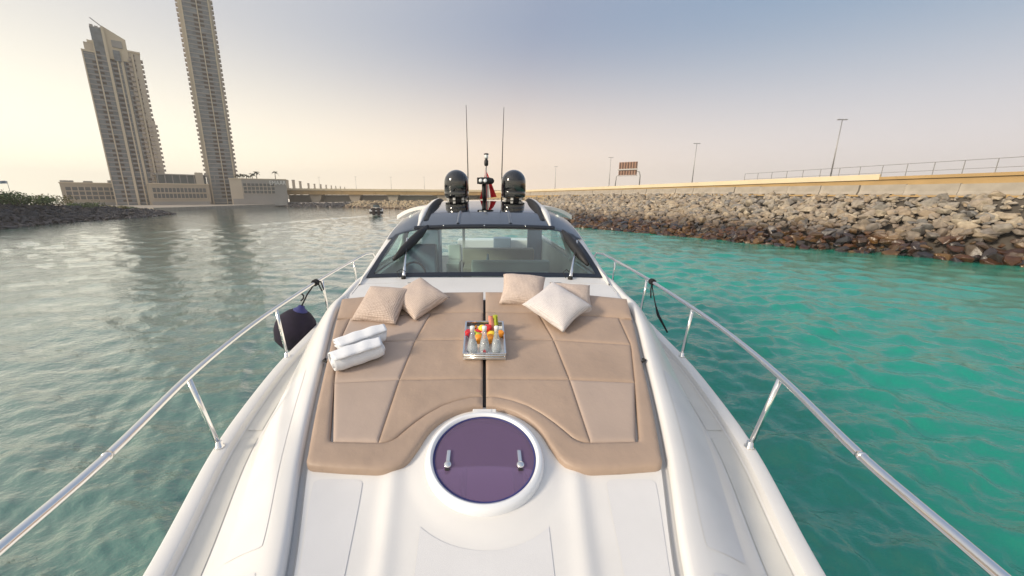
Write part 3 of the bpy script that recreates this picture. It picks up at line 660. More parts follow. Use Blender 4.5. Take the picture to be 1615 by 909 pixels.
def palm(azd, r_, z, h, label, seed):
    x, y = polar(azd, r_); rg = random.Random(seed); e = empty('palm_tree', (x, y, z)); setp(e, label, 'palm tree', 'palms on the podium roof')
    MB().tube([(0, 0, 0), (.06, 0, h * .5), (.1, 0, h)], [.17, .13, .11], 7).build('trunk', 'trunk', e, True)
    mb = MB()
    for k in range(18):
        a = k * 2.4 + rg.random(); el = rg.uniform(-.3, 1.1); Lf = rg.uniform(1.2, 1.7); dirh = Vector((math.cos(a), math.sin(a), 0)); pts = []
        for i in range(6):
            t = i / 5; pts.append(Vector((.1, 0, h)) + dirh * (Lf * t * math.cos(el * .6)) + Vector((0, 0, Lf * (math.sin(el) * t - .75 * t * t))))
        sd_ = dirh.cross(Vector((0, 0, 1))); wv = [.05, .22, .28, .25, .16, .02]
        for sgn in (-1, 1):
            mb.grid([[p for p in pts], [p + sd_ * sgn * wv[i] - Vector((0, 0, wv[i] * .45)) for i, p in enumerate(pts)]])
    mb.build('crown', 'palm_leaf', e)
for i, (px, h, lab) in enumerate(((379, 1.5, 'leftmost short palm on the right podium roof'), (386, 1.9, 'short bushy palm second from left on the podium roof'), (393, 1.7, 'third short palm from left on the podium roof'),
                                  (402, 2.2, 'medium palm left of the tall bushy palm on the podium roof'), (409, 3.0, 'tall bushy palm in the middle of the podium roof'), (438, 3.3, 'lone slim palm above the white lettering'))):
    palm(math.degrees(math.atan((px - 764) / 607.2)), 194, 11.3, h, lab, 60 + i)
# quay in front of the towers
q = [(-140, 112), (-97, 112), (-94.5, 118), (-93.5, 130), (-93, 150), (-90, 172), (-96, 182), (-190, 240), (-190, 112)]
mb = MB(); n = len(q); mb.add([(x, y, -1) for x, y in q] + [(x, y, .95) for x, y in q], [tuple(range(n, 2 * n))] + [(i, (i + 1) % n, n + (i + 1) % n, n + i) for i in range(n)])
o = mb.build('quay', 'concrete', None); o['kind'] = 'structure'

# ------------------------------------------------------------------ thin sunset haze over the whole place
HAZE = 0.00055
o = MB().box((-1700, -1700, -1.5), (1700, 1700, 104)).build('haze', None, None); o['kind'] = 'stuff'
hm = bpy.data.materials.new('haze'); hm.use_nodes = True; hn = hm.node_tree; hn.nodes.clear()
ho_ = hn.nodes.new('ShaderNodeOutputMaterial'); pv = hn.nodes.new('ShaderNodeVolumePrincipled'); pv.inputs['Color'].default_value = (0.97, 0.93, 0.88, 1); pv.inputs['Density'].default_value = HAZE; pv.inputs['Anisotropy'].default_value = 0.1
hn.links.new(pv.outputs[0], ho_.inputs['Volume']); o.data.materials.append(hm)

# ------------------------------------------------------------------ the small motorboat
sb = empty('small_motorboat', (-24.3, 86, 0), R(14)); sb.scale = (1.5, 1.5, 1.5); setp(sb, 'small white open motorboat with dark canopy speeding away on the channel', 'motorboat')
secs = [(-1.9, .95, .75), (-.8, 1.0, .8), (.6, .95, .9), (1.7, .6, 1.0), (2.5, .08, 1.1)]
mb = MB(); rows = []
for y, hw, zt in secs: rows.append([(-hw, y, zt), (-hw * .95, y, .35), (-hw * .5, y, -.1), (0, y, -.25), (hw * .5, y, -.1), (hw * .95, y, .35), (hw, y, zt)])
mb.grid(rows); mb.f.append((0, 1, 2, 3, 4, 5, 6)); mb.grid([[r_[0], r_[6]] for r_ in rows]); autosmooth(mb.build('hull', 'boat_white', sb))
MB().box((-.98, -1.93, .3), (.98, -1.902, .62)).build('transom_stripe', 'boat_dark', sb)
MB().box((-.55, -.3, .75), (.55, .5, 1.2)).build('console', 'boat_white', sb, bevel=.05)
MB().hexa([(-.5, .3, 1.2), (.5, .3, 1.2), (.5, .35, 1.2), (-.5, .35, 1.2), (-.42, .05, 1.55), (.42, .05, 1.55), (.42, .1, 1.55), (-.42, .1, 1.55)]).build('windscreen', 'interior_blue', sb)
MB().box((-.8, -1.3, 1.62), (.8, .6, 1.76)).build('canopy', 'boat_dark', sb, bevel=.05)
for sx, sy in ((-.7, -1.2), (.7, -1.2), (-.7, .5), (.7, .5)): MB().tube([(sx, sy, .8), (sx, sy, 1.62)], .03, 6).build('canopy_post', 'galv', sb)
for sx in (-.35, .35): MB().box((sx - .2, -2.35, .1), (sx + .2, -1.95, 1.15)).build('outboard_motor', 'boat_dark', sb, bevel=.06)
MB().box((-.8, -1.4, .78), (.8, -.8, 1.05)).build('bench_seat', 'boat_dark', sb, bevel=.04)

# ------------------------------------------------------------------ the yacht
yacht = empty('motor_yacht', (0, 0, 0)); setp(yacht, 'large white motor yacht seen from its bow, with tan sun pad and black roof', 'yacht')
XE = [(-2.2, .03), (-1.9, .42), (-1.2, .93), (-.5, 1.2), (0.4, 1.45), (1.52, 1.75), (2.49, 2.08), (3.3, 2.27), (4.2, 2.42), (5.7, 2.53), (7.5, 2.68), (9, 2.72), (12, 2.70), (15, 2.6)]
ZE = [(-2.2, 2.1), (4.3, 2.1), (5.7, 2.15), (7.5, 2.25), (9, 2.28), (12, 2.1), (15, 1.8)]
PW = [(-2.2, .0), (-1.4, .12), (-.5, .45), (.4, .68), (1.42, .93), (2.03, 1.125), (2.48, 1.25), (3.09, 1.40), (3.68, 1.545), (4.09, 1.62), (4.6, 1.67), (5.3, 1.715), (6.2, 1.70), (7.3, 1.66), (9, 1.66), (15, 1.66)]
def xe(y): return smooth_interp(y, XE)
def ze(y): return smooth_interp(y, ZE)
def pw(y): return min(smooth_interp(y, PW), max(.001, xe(y) - .42)) if y < 1 else smooth_interp(y, PW)
def P(y): return 2.4 + .2162 * (y - 2.0)
DK = [(-2.2, 2.06), (-.5, 2.09), (.6, 2.13), (1.1, 2.172), (1.42, 2.225), (2.0, 2.35), (3.0, 2.566), (3.7, 2.715), (4.0, 2.765), (4.4, 2.815), (5.3, 2.868), (5.5, 2.87), (15, 2.87)]
def D(y): return smooth_interp(y, DK)
def sstep(a, b, x): t = min(1, max(0, (x - a) / (b - a))); return t * t * (3 - 2 * t)
HC = Vector((0, 2.045, P(2.045)))          # hatch centre on the deck plane
def deck_h(x, y):
    z = D(y); ax = abs(x)
    f = 1 - sstep(1.9, 2.1, y)
    xr = .50 + .115 * (y - 1.42)            # flank ridge line
    z += f * .019 * math.exp(-((ax - xr) / .055) ** 2)
    z += f * .012 * sstep(xr + .08, xr - .08, ax) if ax < xr + .1 else 0
    r_ = math.hypot(x, (y - 2.045) * 1.02); z += .014 * (1 - sstep(.375, .50, r_)) * (1 if r_ > .30 else 0)
    return z
GD = .06
def profile(y, open_center=False):
    """half section, outboard to centre: list of (x, z)"""
    e, zg, p = xe(y), ze(y), pw(y); S = D(y) + .045 * (1 - sstep(4.1, 4.6, y)); gd = GD * (1 - sstep(4.25, 4.6, y)) * sstep(-1.5, -.5, y)
    q = min(1.0, e / .9); zd = zg - .035
    pts = [(e + .012 * q, zg - .10), (e + .016 * q, zg - .03), (e + .004, zg + .018), (e - .012 * q, zg + .026), (e - .088 * q, zg + .026), (e - .100 * q, zg + .02), (e - .112 * q, zd + .002), (e - .122 * q, zd - .004), (e - .27 * q, zd - .002), (e - .29 * q, zd + .01)]
    x0, x1 = e - .29 * q, p + .075; B = max(.02, x0 - x1); z0 = zd + .01
    for t in np.linspace(.06, 1, 14):
        g_ = 1 - (1 - t) ** 1.6; pts.append((x0 - B * t, z0 + (S - z0) * g_))
    pts += [(p + .055, S - .003), (p + .040, S - .015), (p + .030, S - .04), (p + .026, S - gd * .9 - .012), (p + .01, S - gd - .012)]
    if not open_center:
        di = deck_h(p - .012, y)
        pts += [(p - .001, S - gd - .011 if gd > .01 else di), (p - .004, di - .012), (p - .014, di)]
        for t in np.linspace(.03, 1, 46): x = (p - .014) * (1 - t); pts.append((x, deck_h(x, y)))
    return pts
def full_rows(ys):
    rows = []
    for y in ys:
        h = profile(y); rows.append([(-x, y, z) for x, z in h] + [(x, y, z) for x, z in h[::-1][1:]])
    return rows
ys = list(np.arange(-2.2, .9, .1)) + list(np.arange(.9, 2.75, .025)) + list(np.arange(2.75, 5.34, .05))
rows = full_rows(ys)
# leave the hatch well open: drop faces inside the coaming
mb = MB().grid(rows, flip=False)
def inwell(f):
    cx_ = sum(mb.v[i][0] for i in f) / 4; cy_ = sum(mb.v[i][1] for i in f) / 4; return math.hypot(cx_, cy_ - 2.045) < .318
mb.f = [f for f in mb.f if not inwell(f)]
fd = mb.build('foredeck', 'gelcoat', yacht, False); autosmooth(fd, 33)
# colour the groove and side deck by material slot (they are differently finished surfaces)
fd.data.materials.append(M['groove']); fd.data.materials.append(M['sidedeck'])
nprof = len(rows[0]); half = len(profile(1.0))
for poly in fd.data.polygons:
    i0 = min(poly.vertices); j = (i0 % nprof); j = min(j, nprof - 2 - j)
    ym = sum(fd.data.vertices[v].co.y for v in poly.vertices) / 4
    if j in (7,) : poly.material_index = 2
    if 26 <= j <= 30 and ym < 4.25: poly.material_index = 1
# aft side decks (outside of the cabin) and hull
for sgn in (-1, 1):
    rws = []
    for y in np.arange(5.3, 15.01, .3): rws.append([(sgn * x, y, z) for x, z in profile(y, True)])
    o = MB().grid(rws, flip=(sgn > 0)).build('side_deck', 'gelcoat', yacht); autosmooth(o, 50)
rws = []
for y in list(np.arange(-2.2, 5, .3)) + list(np.arange(5, 15.01, .5)):
    e, zg = xe(y), ze(y); q = min(1, e / 1.2); hh = [(e + .012 * min(1, e / .9), zg - .10), (e * .99, zg - .45), (e * .93, zg - 1.0), (e * .82 * q, .45), (e * .7 * q, .0), (e * .3 * q, -.5)]
    rws.append([(-x, y, z) for x, z in hh] + [(x, y, z) for x, z in hh[::-1]])
mb = MB().grid(rws, flip=True); k = len(mb.v) - len(rws[0]); mb.f.append(tuple(range(k, len(mb.v))))
autosmooth(mb.build('hull', 'gelcoat', yacht), 50)
# non-skid panels: thin sheets following the deck, 3 mm proud
def skin(poly_fn, n, m_, name='nonskid_panel', lift=.003, mat_='nonskid', hfun=None):
    rows = []
    for i in range(n + 1):
        r_ = []
        for j in range(m_ + 1):
            x, y = poly_fn(i / n, j / m_); r_.append((x, y, (hfun or deck_h)(x, y) + lift))
        rows.append(r_)
    o = MB().grid(rows).build(name, mat_, yacht, True)
    bm = bmesh.new(); bm.from_mesh(o.data); bmesh.ops.recalc_face_normals(bm, faces=bm.faces)
    if sum(f.normal.z for f in bm.faces) < 0: bmesh.ops.reverse_faces(bm, faces=bm.faces)
    bm.to_mesh(o.data); bm.free(); return o
def rrect(u, v, rad=.06):
    """unit square with rounded corners: pull corners inwards"""
    a, b = 2 * u - 1, 2 * v - 1; k = .12
    return (u, v, k)
def quadfn(q, cr=.05):
    (x0, y0), (x1, y1), (x2, y2), (x3, y3) = q
    def fn(u, v):
        # squash towards rounded corners
        a, b = 2 * u - 1, 2 * v - 1
        ua = a * (1 - cr * max(0, abs(b) ** 8)); vb = b * (1 - cr * max(0, abs(a) ** 8))
        u_, v_ = (ua + 1) / 2, (vb + 1) / 2
        xa, ya = x0 + (x1 - x0) * u_, y0 + (y1 - y0) * u_; xb, yb = x3 + (x2 - x3) * u_, y3 + (y2 - y3) * u_
        return xa + (xb - xa) * v_, ya + (yb - ya) * v_
    return fn
for sgn in (-1, 1):
    skin(quadfn([(sgn * .60, .75), (sgn * .70, .75), (sgn * 1.04, 1.93), (sgn * .73, 1.93)], .04), 20, 40)
def centre_fn(u, v):
    a = 2 * u - 1; y0 = .55; xw = .30 + .045 * v; ytop = 1.735 - .14 * (1 - abs(a) ** 2.2) * 1.0 - .06
    ytop = 2.045 - math.sqrt(max(.001, .52 ** 2 - (a * .33) ** 2)) + .05 * (abs(a) > .9) * 0
    return a * xw, y0 + (ytop - y0) * v
skin(centre_fn, 24, 40)
def bulge_h(x, y):
    pr = profile(y); ax = abs(x); xs = [a for a, b in pr[8:26]][::-1]; zs = [b for a, b in pr[8:26]][::-1]; return float(np.interp(ax, xs, zs))
for sgn in (-1, 1):
    for ya, yb in ((.5, 1.42), (1.53, 2.95)):
        def bf(u, v, ya=ya, yb=yb, sgn=sgn):
            a, b = 2 * u - 1, 2 * v - 1; a *= 1 - .05 * abs(b) ** 10; b *= 1 - .02 * abs(a) ** 10
            y = ya + (yb - ya) * (b + 1) / 2; x1 = pw(y) + .16; x0 = xe(y) - .40; x0 = max(x0, x1 + .06); return sgn * (x1 + (x0 - x1) * (a + 1) / 2), y
        skin(bf, 14, 40, hfun=bulge_h)
    for ya, yb in ((-.2, 2.72), (2.82, 4.4)):
        def sf(u, v, ya=ya, yb=yb, sgn=sgn):
            y = ya + (yb - ya) * v; e = xe(y); return sgn * (e - .265 + .13 * u), y
        skin(sf, 2, 40, name='side_deck_panel', lift=.004, mat_='sidedeck', hfun=lambda x, y: ze(y) - .038)
# deck seam lines in front of the windshield
for pts in ([(-1.70, 4.95), (-.98, 5.02)], [(-.98, 5.02), (-1.06, 4.35)], [(.98, 5.02), (1.70, 4.95)], [(.98, 5.02), (1.06, 4.35)]):
    a, b = [Vector((x, y, D(y) + .0005)) for x, y in pts]; MB().tube([a, b], .004, 5).build('deck_seam', 'groove', yacht)
for sgn in (-1, 1):
    e = MB().box((sgn * 1.0 - .05, 4.97, D(5.0) + .001), (sgn * 1.0 + .05, 5.0, D(5.0) + .012)).build('deck_hinge', 'steel', yacht, bevel=.003)

# deck frame on the hatch plane
tilt = math.atan(.2162)
HM = Matrix.Translation(HC) @ Matrix.Rotation(tilt, 4, 'X')
hatch = empty('deck_hatch'); hatch.parent = yacht; hatch['label'] = 'round white deck hatch with purple tinted pane'
rim = MB().lathe([(.322, -.12), (.322, .010), (.326, .020), (.338, .028), (.356, .026), (.368, .014), (.374, -.004), (.374, -.075)], 72, cap=False)
rim.v = [tuple(HM @ Vector(v)) for v in rim.v]; mat('rim_white', (0.78, 0.80, 0.83), 0.14, coat=0.6); rimo = rim.build('rim', 'rim_white', hatch); autosmooth(rimo, 40)
MB().lathe([(.3225, .0), (.3225, .012), (.312, .013), (.312, .002)], 72, cap=False).build('gasket', 'fender_blue', rimo, True, mtx=HM)
MB().box((-.085, .33, -.02), (.085, .395, .016)).build('hinge_block', 'gelcoat', rimo, bevel=.006, mtx=HM)
MB().box((-.05, .342, .0165), (.05, .386, .019)).build('hinge_cover', 'nonskid', rimo, mtx=HM)
pane = MB().lathe([(.3215, -.004), (.3215, .008)], 72); pane.build('pane', 'hatch_glass', hatch, mtx=HM)
mat('well_pink', (0.90, 0.74, 0.82), 0.5); mat('well_violet', (0.55, 0.44, 0.62), 0.5); mat('well_dark', (0.20, 0.16, 0.25), 0.5)
MB().lathe([(.334, -.115), (.334, -.19)], 48, cap=False).build('well_liner', 'well_pink', hatch, True, mtx=HM)
MB().lathe([(.331, -.185), (.331, -.37)], 48, cap=False).build('well_trim', 'well_violet', hatch, True, mtx=HM)
MB().lathe([(.40, -.38), (.40, -.36)], 40).build('blind', 'well_dark', hatch, mtx=HM)
MB().box((-.16, -.32, -.359), (-.12, .30, -.352)).build('blind_seam', 'fender_blue', hatch, mtx=HM)
MB().box((.20, -.25, -.359), (.27, .20, -.352)).build('blind_seam', 'fender_blue', hatch, mtx=HM)
for sx in (-.225, .22):
    hd = MB().lathe([(.024, .0085), (.024, .018), (.019, .024), (.0, .025)], 20, sx, -.075); ho = hd.build('handle', 'steel', hatch, True, mtx=HM)
    MB().box((sx - .012, -.06, .0115), (sx + .012, .03, .021)).build('lever', 'steel', ho, bevel=.005, mtx=HM)
    MB().box((sx - .014, -.112, .0085), (sx + .014, -.102, .014)).build('latch_foot', 'rubber', ho, mtx=HM)

# ---------------- sun pad: two mirrored cushions of stitched panels
def resample(pts, n):
    a = np.array(pts, float); d = np.r_[0, np.cumsum(np.linalg.norm(np.diff(a, axis=0), axis=1))]; t = np.linspace(0, d[-1], n)
    return np.stack([np.interp(t, d, a[:, 0]), np.interp(t, d, a[:, 1])], 1)
def resample_keys(pieces, ns):
    out = []
    for pc, n in zip(pieces, ns): r_ = resample(pc, n); out += (r_ if not out else r_[1:]).tolist()
    return np.array(out)
def top_plane(x, y):
    return P(y)
def bolster_plane(x, y):
    t = (y - (3.86 - .09 * abs(x))) / .40; return P(3.84 - .07 * abs(x)) + .010 + .13 * min(1, max(0, t)) ** .9
def pad_panel(A, B, m_, parent, mtl, sgn, plane=top_plane, puff=.017, edge=.008, bottom=.06, name='cushion_panel', back=0.0):
    A = np.array(A, float); B = np.array(B, float); n = len(A)
    if name != 'border_panel':
        q_ = (1 - np.cos(np.linspace(0, math.pi, 34))) / 2 * (n - 1); ix = np.arange(n)
        A = np.stack([np.interp(q_, ix, A[:, k]) for k in (0, 1)], 1); B = np.stack([np.interp(q_, ix, B[:, k]) for k in (0, 1)], 1); n = len(A)
    tt = (1 - np.cos(np.linspace(0, math.pi, m_ + 1))) / 2
    rows = [(A * (1 - t) + B * t) for t in tt]
    G = np.array(rows)                                 # (m+1, n, 2)
    dv = np.linalg.norm(np.diff(G, axis=0), axis=2); dv = np.concatenate([np.zeros((1, n)), np.cumsum(dv, 0)]); dv = np.minimum(dv, dv[-1:] - dv)
    du = np.linalg.norm(np.diff(G, axis=1), axis=2); du = np.concatenate([np.zeros((m_ + 1, 1)), np.cumsum(du, 1)], 1); du = np.minimum(du, du[:, -1:] - du)
    d = np.minimum(dv, du)
    rg = random.Random(int(abs(A[0][0] * 1000)) + int(A[0][1] * 777))
    ph = [rg.uniform(0, 6.28) for _ in range(4)]
    mb = MB(); rws = []
    for i in range(m_ + 1):
        r_ = []
        for j in range(n):
            x, y = G[i, j]; h = puff * (1 - math.exp(-d[i, j] / edge)) - .013
            h += .0022 * math.sin(9 * x + 4 * y + ph[0]) * math.sin(5 * y - 6 * x + ph[1]) * min(1, d[i, j] / .1)
            r_.append((sgn * x, y, plane(x, y) + h))
        rws.append(r_)
    mb.grid(rws, flip=(sgn > 0))
    nc = n; loop = [j for j in range(nc)] + [i * nc + nc - 1 for i in range(1, m_ + 1)] + [m_ * nc + j for j in range(nc - 2, -1, -1)] + [i * nc for i in range(m_ - 1, 0, -1)]
    k = len(mb.v); mb.v += [(mb.v[i][0], mb.v[i][1], D(mb.v[i][1]) + .001) for i in loop]; N_ = len(loop)
    for a in range(N_):
        q_ = (loop[a], loop[(a + 1) % N_], k + (a + 1) % N_, k + a); mb.f.append(q_ if sgn > 0 else q_[::-1])
    me = mb.mesh(name); bm = bmesh.new(); bm.from_mesh(me); bmesh.ops.recalc_face_normals(bm, faces=bm.faces)
    s_ = sum(f.normal.z * f.calc_area() for f in bm.faces)
    if s_ < 0: bmesh.ops.reverse_faces(bm, faces=bm.faces)
    bm.to_mesh(me); bm.free()
    o = link(name, me, mtl, parent); autosmooth(o, 48); return o
G0 = .013
def arc(r_, a0, a1, n): return [(r_ * math.cos(R(a)), 2.05 + r_ * math.sin(R(a))) for a in np.linspace(a0, a1, n)]
for sgn, side in ((-1, 'left'), (1, 'right')):
    pad = empty('sun_pad'); setp(pad, f'tan stitched sun pad cushion, {side} half of the foredeck sun bed', 'cushion', 'sun pad halves')
    outer_side = [(pw(y) - .012, y) for y in np.linspace(3.70, 2.06, 16)]
    corner = [(pw(2.06) - .012, 2.06), (1.115, 2.02), (1.095, 1.992), (1.06, 1.982)]
    front = [(1.06, 1.982), (.85, 1.964), (.66, 1.955)]
    flare = [(.66, 1.955), (.60, 1.957), (.55, 1.972), (.505, 2.0), (.475, 2.04)]
    inner_arc = [(.475, 2.04)] + [p for p in arc(.435, 14, 88, 14)] + [(G0, 2.05 + .435)]
    O = resample_keys([outer_side, corner, front, flare, inner_arc], [18, 6, 10, 10, 26])
    i_side = [(1.405, 3.735), (1.36, 3.25), (1.205, 2.735), (1.035, 2.20)]
    i_corner = [(1.035, 2.20), (1.02, 2.17), (1.0, 2.163)]
    i_front = [(1.0, 2.163), (.70, 2.155)]
    i_flare = [(.70, 2.155), (.655, 2.158), (.615, 2.175), (.585, 2.20)]
    i_arc = [(.585, 2.20), (.545, 2.255), (.49, 2.325), (.41, 2.41), (.31, 2.49), (.20, 2.545), (.10, 2.575), (G0, 2.583)]
    I = resample_keys([i_side, i_corner, i_front, i_flare, i_arc], [18, 6, 10, 10, 26])
    mt = 'leatherette'
    pad_panel(O, I, 8, pad, mt, sgn, name='border_panel')
    pad_panel(resample([(1.0, 2.163), (.70, 2.155)], 14), resample([(1.205, 2.735), (.69, 2.772)], 14), 20, pad, 'leatherette_light', sgn)
    pad_panel(resample([(.70, 2.155), (.655, 2.158), (.615, 2.175), (.585, 2.20), (.545, 2.255), (.49, 2.325), (.41, 2.41), (.31, 2.49), (.20, 2.545), (.10, 2.575), (G0, 2.583)], 30), resample([(.69, 2.772), (G0, 2.78)], 30), 18, pad, mt, sgn)
    pad_panel(resample([(1.205, 2.735), (.69, 2.772)], 16), resample([(1.36, 3.25), (.655, 3.33)], 16), 20, pad, 'leatherette_light' if sgn < 0 else mt, sgn)
    pad_panel(resample([(.69, 2.772), (G0, 2.78)], 16), resample([(.655, 3.33), (G0, 3.338)], 16), 18, pad, mt, sgn)
    pad_panel(resample([(1.36, 3.25), (.655, 3.33)], 16), resample([(1.405, 3.735), (.575, 3.83)], 16), 18, pad, 'leatherette_light' if sgn < 0 else mt, sgn)
    pad_panel(resample([(.655, 3.33), (G0, 3.338)], 16), resample([(.575, 3.83), (G0, 3.85)], 16), 18, pad, mt, sgn)
    pad_panel(resample([(1.535, 3.715), (1.405, 3.735), (.575, 3.832), (G0, 3.852)], 30), resample([(1.60, 4.06), (1.2, 4.15), (.75, 4.21), (G0, 4.24)], 30), 16, pad, mt, sgn, plane=bolster_plane, name='headrest_bolster', edge=.03)
    for y in (3.03,):
        MB().tube([(sgn * (pw(y) - .02), y - .02, P(y) - .02), (sgn * (pw(y) + .022), y, P(y) - .012), (sgn * (pw(y) + .02), y + .04, P(y) - .015)], .011, 6).build('pad_clip', 'rubber', pad)

MB().box((-.03, 2.52, -.004), (.03, 4.2, .004)).build('pad_gap_shade', 'black_matte', yacht, mtx=Matrix(((1, 0, 0, 0), (0, 1, 0, 0), (0, .2162, 1, 2.4 - .05 - .4324 + .004), (0, 0, 0, 1))))  # black strip laid in the cushion gap to paint its shade
# ---------------- rails
RY = [(.25, 1.62), (.7, 1.70), (1.1, 1.79), (1.6, 1.895), (2.5, 2.165), (3.3, 2.33), (4.2, 2.44), (5.7, 2.54), (7.55, 2.67), (8.4, 2.60)]
def rail_pt(y, sgn): return (sgn * (smooth_interp(y, RY)), y, smooth_interp(y, [(.2, 2.75), (2.5, 2.72), (4.2, 2.735), (5.7, 2.76), (7.5, 2.74), (8.3, 2.78), (8.7, 2.79)]))
for sgn, side in ((-1, 'left'), (1, 'right')):
    yy = list(np.arange(.1, 8.35, .15)); RYx = lambda y: smooth_interp(y, [( -1.8, .5), (-1.0, 1.05), (0.0, 1.53), (.5, 1.66)] + RY[2:])
    pts = [(sgn * RYx(y), y, rail_pt(y, sgn)[2]) for y in [-1.8, -1.4, -1, -.6, -.3] + yy] + [(sgn * 2.55, 8.45, 2.76), (sgn * 2.50, 8.55, 2.62), (sgn * 2.48, 8.58, 2.40)]
    ro = MB().tube(pts, .0235, 16).build('hand_rail', 'steel', yacht, True)
    for y, h0 in ((-.9, 0), (.55, 0), (2.5, 0), (4.2, 0), (5.72, 0), (7.55, 0)):
        if y == .55: continue
        t = (sgn * RYx(y), y, rail_pt(y, sgn)[2]); b = (sgn * (xe(y) - .035), y + (.02 if y < 3 else 0), ze(y) + .03)
        so_ = MB().tube([b, tuple(np.array(b) * .5 + np.array(t) * .5), t], [.018, .018, .018], 12).build('stanchion', 'steel', yacht, True)
        MB().lathe([(.036, 0), (.036, .008), (.025, .014), (.022, .05), (.0185, .052)], 16, b[0], b[1]).build('foot', 'steel', so_, True, mtx=Matrix.Translation((0, 0, b[2] - .002)))
    MB().tube([(sgn * (RYx(1.62)), 1.62, rail_pt(1.62, sgn)[2]), (sgn * RYx(1.645), 1.645, rail_pt(1.645, sgn)[2])], .0248, 16).build('rail_joint', 'steel', yacht, True)

# ---------------- windshield, pillars, roof
def ws_pt(u, v, inset=0.0):
    """u -1..1 across, v 0..1 bottom to top (surface of the raked, curved windshield)"""
    hw = 1.70 + (1.545 - 1.70) * v; x = u * hw
    yb = 5.36 - .10 * abs(u) ** 2; yt = 6.72 - .26 * abs(u) ** 3.5
    zb = 2.872; zt = 3.485 - .13 * abs(u) ** 4
    y = yb + (yt - yb) * v; z = zb + (zt - zb) * v + .05 * math.sin(math.pi * v) * (1 - .3 * abs(u))
    return Vector((x, y, z))
us = np.linspace(-1, 1, 41)
rows = [[ws_pt(u * (.955), .055 + .925 * v) for u in us] for v in np.linspace(0, 1, 15)]
MB().grid(rows).build('windshield', 'windshield', yacht, True)
# black frame round the glass
mb = MB()
for vv in ((-.005, .058), (.975, 1.03)): mb.grid([[ws_pt(u, v) + Vector((0, -.004, .006)) for u in us] for v in vv])
for uu in ((-1.0, -.953), (.953, 1.0)): mb.grid([[ws_pt(uu[0], v) + Vector((0, -.0035, .0055)), ws_pt(uu[1], v) + Vector((0, -.0035, .0055))] for v in np.linspace(0, 1, 15)])
mb.build('windshield_frame', 'frame_black', yacht, True)
# house side (white pillar) and lower wall down to the side deck
PIL = [(4.9, 1.70, 2.86), (5.2, 1.76, 2.885), (5.7, 1.755, 3.03), (6.2, 1.735, 3.18), (6.8, 1.72, 3.36), (7.3, 1.70, 3.475), (7.7, 1.68, 3.55), (8.3, 1.66, 3.60), (9.4, 1.64, 3.62)]
for sgn in (-1, 1):
    rws = []; low = []; win = []
    for y, x, z in PIL:
        v = min(1, max(0, (y - 5.26) / 1.2)); xi = 1.70 + (1.56 - 1.70) * v
        zin = z + .012 if y < 6.6 else z + .02
        wt = max(2.92, z - .075)
        low.append([(sgn * (x + .16), y, 2.5), (sgn * (x + .06), y, 2.80 if y < 5.3 else 2.85), (sgn * (x + .03), y, min(z - .03, 2.92))])
        win.append([(sgn * (x + .03), y, 2.92), (sgn * (x + .006), y, wt)])
        rws.append([(sgn * (x + .03 if wt <= 2.921 else x + .006), y, min(wt, z - .031)), (sgn * (x + .004), y, z - .03), (sgn * (x - .012), y, z - .002), (sgn * (min(x - .03, xi + .022)), y, zin), (sgn * min(x - .035, xi + .004), y, zin - .02), (sgn * min(x - .035, xi + .002), y, zin - .08)])
    o = MB().grid(rws, flip=(sgn < 0)).build('side_pillar', 'gelcoat', yacht); autosmooth(o, 60)
    o = MB().grid(low, flip=(sgn < 0)).build('side_coaming', 'gelcoat', yacht); autosmooth(o, 60)
    MB().grid(win[2:], flip=(sgn < 0)).build('side_window', 'windshield', yacht, True)
# roof: black centre panel, grey shoulders
ROOF = [(6.66, 3.50), (6.9, 3.575), (7.2, 3.66), (7.45, 3.715), (7.8, 3.765), (8.3, 3.82), (8.8, 3.87), (9.3, 3.915), (9.9, 3.93), (10.6, 3.90)]
def rz(y): return smooth_interp(y, ROOF)
def roof_rows(x0, x1, y0, y1, dz=0.0, n=24, m_=16, crown=.03):
    rows = []
    for y in np.linspace(y0, y1, n):
        rows.append([(x, y, rz(y) - crown * (x / 1.15) ** 2 + dz) for x in np.linspace(x0, x1, m_)])
    return rows
MB().grid(roof_rows(-1.14, 1.14, 6.74, 7.44)).build('roof_panel', 'roof_grey', yacht, True)
MB().grid(roof_rows(-1.14, 1.14, 7.46, 10.2)).build('sunroof_panel', 'black_gloss', yacht, True)
MB().grid(roof_rows(-1.13, 1.13, 6.8, 10.15, -.10)).build('headliner', 'interior_beige', yacht, True)
MB().box((-1.13, 7.43, 3.6), (1.13, 7.47, 3.675)).build('roof_joint', 'black_matte', yacht)
for x in (-.47, .47):
    rws = [[(x + a, y, rz(y) - .03 * (x / 1.15) ** 2 + h) for a, h in ((-.03, .001), (-.012, .022), (.012, .022), (.03, .001))] for y in np.linspace(6.78, 7.5, 10)]
    MB().grid(rws).build('roof_rib', 'roof_grey', yacht, True)
mb = MB()
rws = [[(x, 6.66 + .0 * abs(x), 3.462 - .03 * (x / 1.2) ** 4), (x, 6.64, 3.50 - .03 * (x / 1.2) ** 4), (x, 6.70, 3.535 - .03 * (x / 1.2) ** 2), (x, 6.76, 3.525 - .03 * (x / 1.2) ** 2)] for x in np.linspace(-1.24, 1.24, 30)]
vis = MB().grid(rws).build('roof_visor', 'frame_black', yacht, True)
for x in (-.72, 0, .72): MB().lathe([(.012, 0), (.012, .006), (0, .008)], 10).build('visor_stud', 'chrome', vis, True, mtx=Matrix.Translation((x, 6.655, 3.512)) @ Matrix.Rotation(R(60), 4, 'X'))
